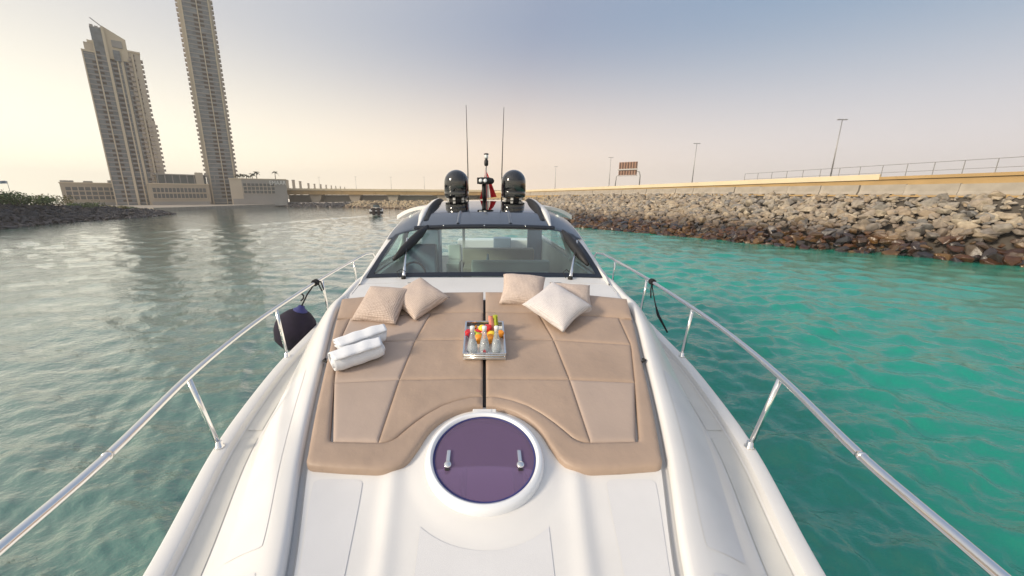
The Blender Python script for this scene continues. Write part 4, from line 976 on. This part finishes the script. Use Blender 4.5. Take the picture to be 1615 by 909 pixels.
for sgn in (-1, 1):
    rws = []
    for i, y in enumerate(np.linspace(6.50, 9.8, 24)):
        zi = rz(max(y, 6.7)) - .06; px_ = smooth_interp(y, [(5.2, 1.76), (6.2, 1.735), (6.8, 1.72), (7.3, 1.70), (7.7, 1.68), (9.4, 1.64)]) - .035; pz = smooth_interp(y, [(6.2, 3.18), (6.8, 3.36), (7.3, 3.475), (7.7, 3.55), (8.3, 3.60), (9.4, 3.62)]) + .01
        xi = 1.20
        if y < 6.7: xi = 1.20 + (px_ - 1.2) * (6.7 - y) / .22 * .98; zi = zi + (pz - zi) * (6.7 - y) / .22
        rws.append([(sgn * (xi + (px_ - xi) * t), y, zi + (pz - zi) * (t ** 1.7)) for t in np.linspace(0, 1, 8)])
    MB().grid(rws, flip=(sgn < 0)).build('roof_shoulder', 'roof_grey', yacht, True)
    # white roof rail with black louvre
    rws = []
    for y in np.linspace(6.66, 9.75, 26):
        t = (y - 6.66) / 3.09; wd = .035 + .09 * sstep(0, .35, t); hh = .015 + .06 * sstep(0, .3, t); zc = rz(y) - .035; xc = 1.175 - .02 * t
        rws.append([(sgn * (xc - wd * .45), y, zc - .02), (sgn * (xc - wd * .42), y, zc + hh * .85), (sgn * xc, y, zc + hh), (sgn * (xc + wd * .6), y, zc + hh * .7), (sgn * (xc + wd * 1.1), y, zc - .05)])
    MB().grid(rws, flip=(sgn < 0)).build('roof_rail', 'gelcoat', yacht, True)
    rws = []
    for y in np.linspace(7.0, 9.75, 20):
        t = (y - 7.0) / 2.75; hh = .015 + .10 * math.sin(math.pi * min(1, t * .8 + .1)) * sstep(0, .3, t); zc = rz(y) - .028
        rws.append([(sgn * 1.03, y, zc + .004), (sgn * 1.065, y, zc + hh), (sgn * 1.115, y, zc + hh * .9), (sgn * 1.125, y, zc - .01)])
    MB().grid(rws, flip=(sgn < 0)).build('roof_louvre', 'black_matte', yacht, True)
    # side wing overhang
    rws = []; rw2 = []
    for t in np.linspace(0, 1, 12):
        x = 1.22 + .78 * t; z = 3.80 - .02 * t - .20 * t ** 2.6
        rws.append([(sgn * x, y, z + .02 * math.sin((y - 8.3) * 1.5)) for y in np.linspace(8.35 + .35 * t, 10.2, 8)])
        rw2.append([(sgn * x, y, z - .06 - .03 * t + .02 * math.sin((y - 8.3) * 1.5)) for y in np.linspace(8.35 + .35 * t, 10.2, 8)])
    mb = MB().grid(rws, flip=(sgn > 0)); mb.grid(rw2, flip=(sgn < 0)); mb.grid([[r_[0] for r_ in rws], [r_[0] for r_ in rw2]]); mb.grid([rws[-1], rw2[-1]])
    wg = mb.build('side_wing', 'gelcoat', yacht); autosmooth(wg, 40)
# radar domes, antennas, mast
for x, side in ((-.69, 'left'), (.72, 'right')):
    zb = 3.985
    prof = [(.265, 0), (.295, .02), (.302, .06), (.302, .14), (.30, .145), (.302, .15), (.302, .36)] + [(.302 * math.cos(a), .36 + .305 * math.sin(a)) for a in np.linspace(.12, 1.5, 14)] + [(0.003, .666)]
    do = MB().lathe(prof, 48, x, 9.6).build('satellite_dome', 'black_gloss', yacht, True, mtx=Matrix.Translation((0, 0, zb))); autosmooth(do, 30)
    do['label'] = f'glossy black satellite dome, {side} one of the pair'
    for a in range(6):
        th = a * math.pi / 3 + .3; MB().box((-.03, -.03, -.06), (.03, .03, .0)).build('dome_foot', 'boat_white', do, mtx=Matrix.Translation((x + .22 * math.cos(th), 9.6 + .22 * math.sin(th), zb)))
    MB().lathe([(.20, -.07), (.20, .0)], 24, x, 9.6).build('dome_plinth', 'black_matte', do, mtx=Matrix.Translation((0, 0, zb - .004)))
for x, lean, zt in ((-.445, .03, 6.17), (.475, -.035, 6.12)):
    MB().tube([(x + lean * .9, 9.85, 3.92), (x + lean, 9.85, 4.6), (x + lean * .5, 9.87, 5.4), (x, 9.88, zt)], [.016, .013, .009, .006], 8).build('whip_antenna', 'black_matte', yacht, True)
mast = MB().tube([(.03, 9.6, 3.9), (.035, 9.6, 4.4), (.045, 9.6, 4.78)], [.022, .018, .016], 10).build('mast', 'galv', yacht, True)
MB().lathe([(.035, 0), (.05, .02), (.05, .12), (.035, .14), (.03, .17)], 16, .045, 9.6).build('navigation_light', 'black_matte', mast, True, mtx=Matrix.Translation((0, 0, 4.74)))
MB().lathe([(.045, 0), (.045, .09)], 16, .045, 9.6).build('masthead_lens', 'lamp_glass', mast, True, mtx=Matrix.Translation((0, 0, 4.911)))
MB().lathe([(.06, 0), (.06, .02), (.03, .03)], 16, .045, 9.6).build('masthead_cap', 'black_matte', mast, True, mtx=Matrix.Translation((0, 0, 5.002)))
fl = MB().tube([(-.16, 9.5, 4.38), (-.10, 9.5, 4.385), (.1, 9.5, 4.385), (.2, 9.5, 4.375), (.24, 9.5, 4.37)], [.07, .085, .085, .07, .02], 14).build('searchlight', 'black_matte', mast, True)
MB().box((-.18, 9.40, 4.31), (.08, 9.5, 4.46)).build('searchlight_box', 'black_matte', fl, bevel=.015)
for x in (-.09, .02): MB().lathe([(.045, 0), (.045, .008), (.02, .016), (0, .018)], 16).build('lamp', 'lamp_glass', fl, True, mtx=Matrix.Translation((x, 9.399, 4.385)) @ Matrix.Rotation(R(90), 4, 'X'))
MB().tube([(-.02, 9.52, 4.3), (-.02, 9.54, 4.06), (0, 9.58, 3.92)], .045, 10).build('searchlight_stem', 'black_matte', mast, True)
# flag draped from the mast
fg = empty('ensign_flag', (.05, 9.66, 3.95)); setp(fg, 'red and white flag drooping from the roof mast between the domes', 'flag')
def flag_strip(u0, u1, m, nm):
    rws = []
    for v in np.linspace(0, 1, 12):
        rws.append([(-.02 - .15 * v ** 1.1 + (u * .42) * v + .012 * math.sin(u * 20), .03 * math.sin(u * 22 + v * 3) * v + .05, .70 - .70 * v + .05 * u * v) for u in np.linspace(u0, u1, 14)])
    MB().grid(rws).build(nm, m, fg, True)
flag_strip(0, .42, 'flag_red', 'red_cloth'); flag_strip(.42, .66, 'flag_white', 'white_cloth'); flag_strip(.66, 1, 'flag_red', 'red_cloth')
MB().tube([(0, .06, -.03), (-.02, .06, .75)], .012, 8).build('staff', 'galv', fg, True)

# ---------------- wipers
def wsurf(x, v, up=.03):
    hw = 1.70 + (1.545 - 1.70) * v; p = ws_pt(max(-1, min(1, x / hw)), v); return p + Vector((0, -.4, .92)) * (up + .045)
for sgn, arm, blade in ((-1, [(-1.155, 5.235, 2.885), (-1.165, 5.3, 2.96)], None), (1, None, None)):
    wp = empty('wiper'); wp.parent = yacht
    if sgn < 0:
        A0 = Vector((-1.155, 5.23, 2.88)); A1 = wsurf(-1.245, .60, .07); b0 = wsurf(-1.36, .22); b1 = wsurf(-.985, .955); mid = (b0 + b1) / 2
    else:
        A0 = Vector((1.22, 5.20, 2.88)); A1 = wsurf(1.48, .60, .07); b0 = wsurf(1.52, .14); b1 = wsurf(1.33, .90); mid = (b0 + b1) / 2
    MB().tube([A0, A0 + (A1 - A0) * .25, A1], [.026, .020, .014], 10).build('arm', 'chrome', wp, True)
    MB().lathe([(.035, 0), (.035, .03), (.02, .05)], 14, A0.x, A0.y).build('pivot', 'rubber', wp, True, mtx=Matrix.Translation((0, 0, A0.z - .02)))
    MB().tube([A1, A1 + (mid - A1) * .7, mid + Vector((0, 0, .02))], .012, 8).build('arm_tip', 'chrome', wp, True)
    MB().tube([b0, b0 * .75 + b1 * .25, mid, b0 * .25 + b1 * .75, b1], [.025, .065, .075, .07, .025], 8).build('blade', 'black_matte', wp, True)
    MB().tube([A0 + Vector((-.06, .0, 0)), A0 + Vector((-.10, .03, .08)), A0 + Vector((-.04, .08, .11)), A0 + Vector((.02, .1, .06))], .005, 6).build('washer_hose', 'rubber', wp, True)

# ---------------- cabin interior seen through the glass
cab = empty('cabin'); cab.parent = yacht
def ibox(a, b, m, nm, bev=.03): return MB().box(a, b).build(nm, m, cab, bevel=bev)
MB().box((-1.66, 5.42, 1.86), (1.66, 13.5, 1.90)).build('cabin_floor', 'interior_floor', cab)
for sgn in (-1, 1):
    MB().box((sgn * 1.66 - .03, 5.5, 1.9), (sgn * 1.66 + .03, 11.0, 2.84)).build('cabin_side', 'interior_pale', cab)
    MB().box((min(sgn * 1.22, sgn * 1.62), 10.6, 1.9), (max(sgn * 1.22, sgn * 1.62), 10.7, 3.75)).build('aft_bulkhead', 'interior_blue', cab)
    MB().tube([(sgn * 1.58, 6.7, 2.9), (sgn * 1.45, 7.6, 3.62)], .05, 8).build('side_post', 'interior_pale', cab)
MB().box((-.62, 10.6, 1.9), (-.55, 10.7, 3.8)).build('door_post', 'interior_pale', cab)
MB().hexa([(-1.60, 5.44, 2.5), (1.60, 5.44, 2.5), (1.58, 6.05, 2.5), (-1.58, 6.05, 2.5), (-1.60, 5.40, 2.835), (1.60, 5.40, 2.835), (1.58, 6.05, 2.72), (-1.58, 6.05, 2.72)]).build('dashboard', 'interior_blue', cab)
ibox((-1.50, 7.0, 1.9), (-.92, 7.25, 3.12), 'interior_blue', 'helm_seat_back'); ibox((-1.50, 6.5, 1.9), (-.92, 6.99, 2.45), 'interior_blue', 'helm_seat')
ibox((-1.62, 9.6, 1.9), (-1.16, 9.8, 3.6), 'interior_blue', 'galley_wall')
ibox((-.26, 7.1, 1.9), (1.35, 7.85, 2.46), 'interior_pale', 'settee_seat'); ibox((-.28, 7.9, 1.9), (1.40, 8.15, 2.66), 'interior_pale', 'settee_back')
ibox((-.26, 6.7, 1.9), (.5, 7.09, 2.34), 'interior_pale', 'settee_front'); ibox((.52, 6.7, 1.9), (1.3, 7.09, 2.34), 'interior_pale', 'settee_front')
ibox((-.55, 9.3, 1.9), (1.25, 9.6, 2.74), 'interior_beige', 'sofa_back'); ibox((-.5, 8.6, 1.9), (1.2, 9.29, 2.4), 'interior_beige', 'sofa_seat')
ibox((-.92, 8.9, 1.9), (-.60, 9.5, 2.45), 'white_cloth', 'armchair'); ibox((-.92, 9.45, 2.45), (-.6, 9.6, 2.82), 'white_cloth', 'armchair_back')
ibox((.3, 12.0, 1.9), (.85, 12.5, 2.72), 'interior_blue', 'cockpit_locker', .02); ibox((-.9, 12.6, 1.9), (1.5, 13.2, 2.60), 'white_cloth', 'cockpit_seat')
MB().tube([(-1.21 + .2 * math.cos(a), 6.28 + .07 * math.sin(a), 2.72 + .19 * math.sin(a)) for a in np.linspace(0, 6.2832, 25)], .018, 8).build('steering_wheel', 'black_matte', cab, True)
MB().lathe([(.09, 0), (.05, .06), (.025, .16), (.02, .24)], 14, .08, 8.75).build('table_lamp', 'interior_blue', cab, True, mtx=Matrix.Translation((0, 0, 2.46)))

# ------------------------------------------------------------------ loose things on the foredeck
def deck_frame(x, y, rz_=0.0, lift=.012, pitch=0.0, roll=0.0):
    return Matrix.Translation((x, y, P(y) + lift)) @ Matrix.Rotation(tilt, 4, 'X') @ Matrix.Rotation(rz_, 4, 'Z') @ Matrix.Rotation(pitch, 4, 'X') @ Matrix.Rotation(roll, 4, 'Y')
def pillow(mtx, w_, h_, th, m, label, seed):
    rg = random.Random(seed); n = 30; mb = MB()
    def pt(u, v, s):
        a, b = 2 * u - 1, 2 * v - 1
        pin = .10
        x = a * (1 - pin * (1 - b * b) * 0 - pin * (1 - abs(b) ** 1.5) * abs(a) ** 3); y = b * (1 - pin * (1 - abs(a) ** 1.5) * abs(b) ** 3)
        f = max(0, (1 - abs(a) ** 2.6)) ** .55 * max(0, (1 - abs(b) ** 2.6)) ** .55
        z = s * th * .5 * f + .004 * math.sin(7 * a + seed) * math.sin(6 * b + seed * 2) * f
        return (x * w_ / 2, y * h_ / 2, z + s * .002)
    for s in (1, -1):
        mb.grid([[pt(u, v, s) for u in np.linspace(0, 1, n)] for v in np.linspace(0, 1, n)], flip=(s < 0))
    me = mb.mesh('throw_pillow'); bm = bmesh.new(); bm.from_mesh(me); bmesh.ops.remove_doubles(bm, verts=bm.verts, dist=.0045); bm.to_mesh(me); bm.free()
    o = link('throw_pillow', me, m, None, True); o.matrix_world = mtx; setp(o, label, 'pillow', 'throw pillows on the sun pad'); return o
pillow(deck_frame(-1.08, 3.80, R(-12), .11, R(20), R(-2)), .50, .50, .20, 'pillow_brown', 'brown woven pillow leaning in front on the left, above the towels', 1)
pillow(deck_frame(-.72, 3.93, R(47), .12, R(10), R(-12)), .48, .50, .20, 'pillow_taupe', 'taupe woven pillow behind the brown one on the left', 2)
pillow(deck_frame(.44, 4.13, R(-8), .115, R(17), R(2)), .50, .50, .20, 'pillow_taupe', 'taupe woven pillow at the back, left of the pale pillow', 3)
pillow(deck_frame(.96, 3.98, R(-4), .07, R(26), R(4)), .46, .46, .17, 'pillow_taupe', 'beige pillow mostly hidden behind the pale pillow', 4)
pillow(deck_frame(.75, 3.70, R(-45), .15, R(10), R(14)), .52, .52, .19, 'pillow_pale', 'pale grey white pillow lying on top at the right', 5)

def towel_roll(mtx, L_, rad, label, seed):
    rg = random.Random(seed); mb = MB(); n = 76; turns = 2.6; rows = []
    ph = [rg.uniform(0, 6.28) for _ in range(6)]
    for i, t in enumerate(np.linspace(0, 1, 22)):
        r_ = []
        for k in range(n):
            s = k / (n - 1); th = -R(80) + turns * 2 * math.pi * s; rr = rad * (.22 + .78 * s ** .8)
            if s > .97: rr += (s - .97) * .5; 
            rr *= 1 + .035 * math.sin(3 * t * 6 + ph[0] + th) * s + .03 * math.sin(th * 2 + ph[1]) * s
            end = (1 - s) * .025 * math.sin(th + ph[2]) + .018 * s * math.sin(th * 1 + ph[3])
            x = (t - .5) * L_ + end * (1 if t > .5 else -1) * abs(2 * t - 1)
            rr *= 1 - .12 * abs(2 * t - 1) ** 4
            r_.append((x, rr * math.cos(th) * 1.08, rr * math.sin(th) * .92))
        rows.append(r_)
    mb.grid(rows); o = mb.build('rolled_towel', 'towel', None, True)
    so2 = o.modifiers.new('t', 'SOLIDIFY'); so2.thickness = .010; so2.offset = -1
    o.matrix_world = mtx; setp(o, label, 'towel', 'rolled towels on the sun pad'); return o
towel_roll(deck_frame(-1.075, 2.955, R(33), .094), .42, .104, 'white rolled towel in front, nearest the hatch', 1)
towel_roll(deck_frame(-1.10, 3.155, R(36), .10), .42, .10, 'white rolled towel behind the front one, touching the brown pillow', 2)

# tray with bottles and fruit
TM = deck_frame(0.0, 3.27, 0, .014)
tray = empty('serving_tray'); tray.matrix_world = TM; setp(tray, 'silver rectangular serving tray with fruit and bottles in the middle of the sun pad', 'tray')
tw, tl_, th_ = .185, .27, .054
MB().box((-tw, -tl_, 0), (tw, tl_, .012)).build('base', 'tray_inside', tray)
for sx in (-1, 1):
    MB().box((min(sx * tw, sx * (tw - .010)), -tl_ + .0105, .0122), (max(sx * tw, sx * (tw - .010)), tl_ - .0105, th_)).build('side_wall', 'silver', tray, bevel=.002)
    MB().box((min(sx * (tw + .004), sx * (tw - .014)), -tl_, th_ + .0004), (max(sx * (tw + .004), sx * (tw - .014)), tl_, th_ + .010)).build('lip', 'silver', tray, bevel=.003)
for sy in (-1, 1):
    MB().box((-tw, min(sy * tl_, sy * (tl_ - .010)), .0122), (tw, max(sy * tl_, sy * (tl_ - .010)), th_)).build('end_wall', 'silver', tray, bevel=.002)
    MB().box((-tw + .0145, min(sy * (tl_ + .004), sy * (tl_ - .014)), th_ + .0004), (tw - .0145, max(sy * (tl_ + .004), sy * (tl_ - .014)), th_ + .010)).build('lip', 'silver', tray, bevel=.003)
    for z in (.020, .042): MB().tube([(-tw + .005, sy * (tl_ + .004), z), (tw - .005, sy * (tl_ + .004), z)], .010, 10).build('moulding', 'silver', tray, True)
for i in range(4): MB().box((-tw + .012, tl_ - .0135, .016 + i * .010), (tw - .012, tl_ - .0102, .020 + i * .010)).build('slat', 'black_matte', tray)
def onto(x, y, z=.013): return TM @ Matrix.Translation((x, y, z))
for i, (x, lab) in enumerate(((-.105, 'clear glass bottle with pale cap, left of three in the tray'), (0.0, 'clear glass bottle with red emblem, middle of three in the tray'), (.105, 'clear glass bottle with pale cap, right of three in the tray'))):
    b = empty('glass_bottle'); b.matrix_world = Matrix.Translation(onto(x, -.19).translation) @ Matrix.Scale(1.10, 4); setp(b, lab, 'bottle', 'glass bottles in the tray')
    MB().lathe([(.040, 0), (.043, .006), (.043, .03), (.038, .075), (.026, .125), (.0165, .16), (.015, .185)], 24).build('body', 'bottle_glass', b, True)
    MB().lathe([(.0, .004), (.038, .006), (.038, .03), (.033, .075), (.023, .115)], 20).build('water', 'bottle_glass', b, True)
    MB().lathe([(.0175, .183), (.018, .205), (.0195, .207), (.0195, .222), (.015, .226)], 18).build('cap', 'cap_white', b, True)
    if i == 1:
        for k, (dx, hh) in enumerate(((-.009, .016), (0, .024), (.009, .016))): MB().box((dx - .0025, -.0445, .022), (dx + .0025, -.0432, .022 + hh)).build('emblem', 'red_fruit', b)
def fruit(x, y, z, r_, m, nm, lab, shp='ball', rot=0):
    mb = MB(); rg = random.Random(int((x + y) * 9999))
    if shp == 'ball': mb.lathe([(r_ * math.sin(a) * (1 + .05 * rg.random()), r_ - r_ * math.cos(a)) for a in np.linspace(.05, 3.09, 10)], 14)
    elif shp == 'berry': mb.lathe([(.001, 0), (r_ * .45, r_ * .35), (r_ * .85, r_ * 1.0), (r_, r_ * 1.5), (r_ * .8, r_ * 1.85), (.2 * r_, r_ * 1.95)], 12)
    elif shp == 'wedge':
        for s in (0,):
            pts = [(r_ * math.cos(a), r_ * math.sin(a)) for a in np.linspace(0, math.pi, 12)]
            k = len(pts); mb.add([(px_, -.012, pz_) for px_, pz_ in pts] + [(px_, .012, pz_) for px_, pz_ in pts], [tuple(range(k)), tuple(range(2 * k - 1, k - 1, -1))] + [(i, i + k, i + 1 + k, i + 1) for i in range(k - 1)] + [(k - 1, 2 * k - 1, k, 0)])
    elif shp == 'slice': mb.lathe([(.001, 0), (r_ * .95, 0), (r_, .005), (r_, .018), (r_ * .95, .022), (.001, .022)], 18)
    elif shp == 'melon':
        rows = [[(.028 * a * (1 - .25 * t) + .006 * math.sin(t * 5), -.012 + .01 * a * a, t * r_ * 1.6) for a in np.linspace(-1, 1, 8)] for t in np.linspace(0, 1, 8)]; mb.grid(rows); mb.grid([[(x_, y_ + .02, z_) for x_, y_, z_ in q] for q in rows], flip=True)
    o = mb.build(nm, m, None, True); autosmooth(o, 50)
    o.matrix_world = onto(x, y, z) @ Matrix.Rotation(rot, 4, 'Z') @ (Matrix.Rotation(R(-50), 4, 'X') if shp == 'slice' else Matrix.Identity(4)); setp(o, lab, 'fruit', 'fruit in the tray'); return o
F = [(-.145, .055, .013, .030, 'red_fruit', 'strawberry', 'red strawberry at the left edge of the tray', 'berry'), (-.09, .13, .013, .034, 'orange_fruit', 'orange_slice', 'orange slice at the back left of the tray', 'slice'),
     (-.05, .07, .013, .030, 'red_fruit', 'strawberry', 'red strawberry left of the middle bottle cap', 'berry'), (-.03, .15, .013, .036, 'green_fruit', 'kiwi_slice', 'yellow green fruit slice at the back of the tray', 'slice'),
     (.03, .11, .013, .036, 'red_fruit', 'strawberry', 'largest red strawberry in the middle of the fruit', 'berry'), (.06, .06, .013, .026, 'purple_fruit', 'grape', 'dark purple grape beside the large strawberry', 'ball'),
     (.10, .165, .013, .085, 'green_fruit', 'melon_fan', 'striped yellow green melon fan standing at the back right', 'melon'), (.065, .155, .013, .080, 'pink_fruit', 'melon_slice', 'pink melon slice beside the green fan', 'melon'),
     (.135, .09, .013, .034, 'yellow_fruit', 'pineapple_piece', 'yellow fruit piece at the right edge of the tray', 'slice'), (.07, -.01, .013, .036, 'yellow_fruit', 'mango_piece', 'yellow fruit ball right of the middle bottle', 'ball'),
     (.05, -.06, .013, .036, 'orange_fruit', 'orange_segment', 'orange piece between the middle and right bottles', 'ball'), (-.055, -.01, .013, .030, 'green_fruit', 'grape', 'green grape left of the middle bottle', 'ball'),
     (-.05, -.065, .013, .036, 'orange_fruit', 'orange_segment', 'orange piece between the left and middle bottles', 'ball'), (-.11, .0, .013, .030, 'purple_fruit', 'plum', 'dark plum behind the left bottle', 'ball'),
     (.145, .02, .013, .030, 'orange_fruit', 'date', 'brown orange date behind the right bottle', 'berry'), (-.005, .02, .013, .028, 'pink_fruit', 'peach_piece', 'pink peach piece behind the middle bottle', 'ball'),
     (.0, -.07, .013, .03, 'orange_fruit', 'apricot', 'orange apricot right behind the middle bottle', 'ball')]
F += [(-.10, .19, .013, .034, 'orange_fruit', 'orange_slice', 'orange slice in the back left corner of the tray', 'slice'), (.0, .19, .013, .036, 'yellow_fruit', 'pineapple_piece', 'yellow fruit slice at the middle of the back edge', 'slice'),
      (-.02, .09, .045, .030, 'yellow_fruit', 'mango_piece', 'yellow fruit piece heaped on top in the middle', 'ball'), (.04, .05, .05, .028, 'orange_fruit', 'orange_segment', 'orange piece on top of the heap', 'slice'), (-.08, .04, .04, .028, 'green_fruit', 'kiwi_slice', 'green fruit slice on top of the heap, left', 'slice')]
for f in F: fruit(f[0] * 1.0, f[1] - .01, f[2] + (.02 if f[1] < .05 else .008), f[3] * 1.3, *f[4:], rot=random.uniform(-1, 1))

# fender with its line, left; line on the right
fy = 5.25; fc = Vector((-2.80, fy, 2.10))
fe = empty('boat_fender', tuple(fc)); setp(fe, 'dark navy ball fender hanging from the left rail', 'fender')
fprof = [(.02, -.31), (.15, -.29), (.245, -.20), (.285, -.06), (.285, .05), (.25, .16), (.17, .25), (.10, .30)]
FMX = Matrix.Rotation(R(20), 4, 'Y')
MB().lathe(fprof, 32).build('cover', 'fender_cloth', fe, True, mtx=FMX)
MB().lathe([(.10, .302), (.085, .318), (.055, .34), (.042, .375), (.012, .38)], 24).build('collar', 'fender_blue', fe, True, mtx=FMX)
rp = rail_pt(5.45, -1); top = Vector(rp) - fc; a0 = FMX @ Vector((0, 0, .37))
MB().tube([a0, a0 * .5 + top * .5 + Vector((-.02, 0, 0)), top], .011, 8).build('line', 'rope', fe, True)
MB().tube([a0 + Vector((0, 0, .08)), a0 + Vector((.04, 0, .12)), a0 + Vector((.05, 0, .16)), a0 + Vector((.01, 0, .2))], .011, 8).build('knot_tail', 'rope', fe, True)
kn = MB()
for k in range(3): kn.tube([Vector((.037 * math.cos(a), -.03 + k * .028, .037 * math.sin(a))) + top for a in np.linspace(0, 6.28, 13)], .014, 7)
kn.tube([top + Vector((.0, .03, .03)), top + Vector((.06, .05, .0)), top + Vector((.09, .05, -.12)), top + Vector((.06, .05, -.14)), top + Vector((.03, .03, -.03))], .010, 7)
kn.build('hitch', 'rope', fe, True)
rp2 = Vector(rail_pt(5.50, 1)); re_ = empty('mooring_line', tuple(rp2)); setp(re_, 'black line knotted on the right rail and hanging over the side', 'rope')
kn = MB()
for k in range(3): kn.tube([Vector((.036 * math.cos(a), -.03 + k * .026, .036 * math.sin(a))) for a in np.linspace(0, 6.28, 13)], .013, 7)
kn.build('hitch', 'rope', re_, True)
MB().tube([(0, 0, -.02), (.02, -.02, -.15), (.05, -.08, -.33), (.08, -.14, -.48), (.12, -.22, -.58), (.17, -.30, -.70)], [.008, .008, .009, .022, .016, .012], 8).build('line', 'rope', re_, True)
MB().tube([(0, 0, -.02), (-.02, -.03, -.12), (-.01, -.04, -.24)], .010, 7).build('tail', 'rope', re_, True)

# ------------------------------------------------------------------ render settings
scene.render.engine = 'CYCLES'
scene.cycles.max_bounces = 8; scene.cycles.transparent_max_bounces = 12
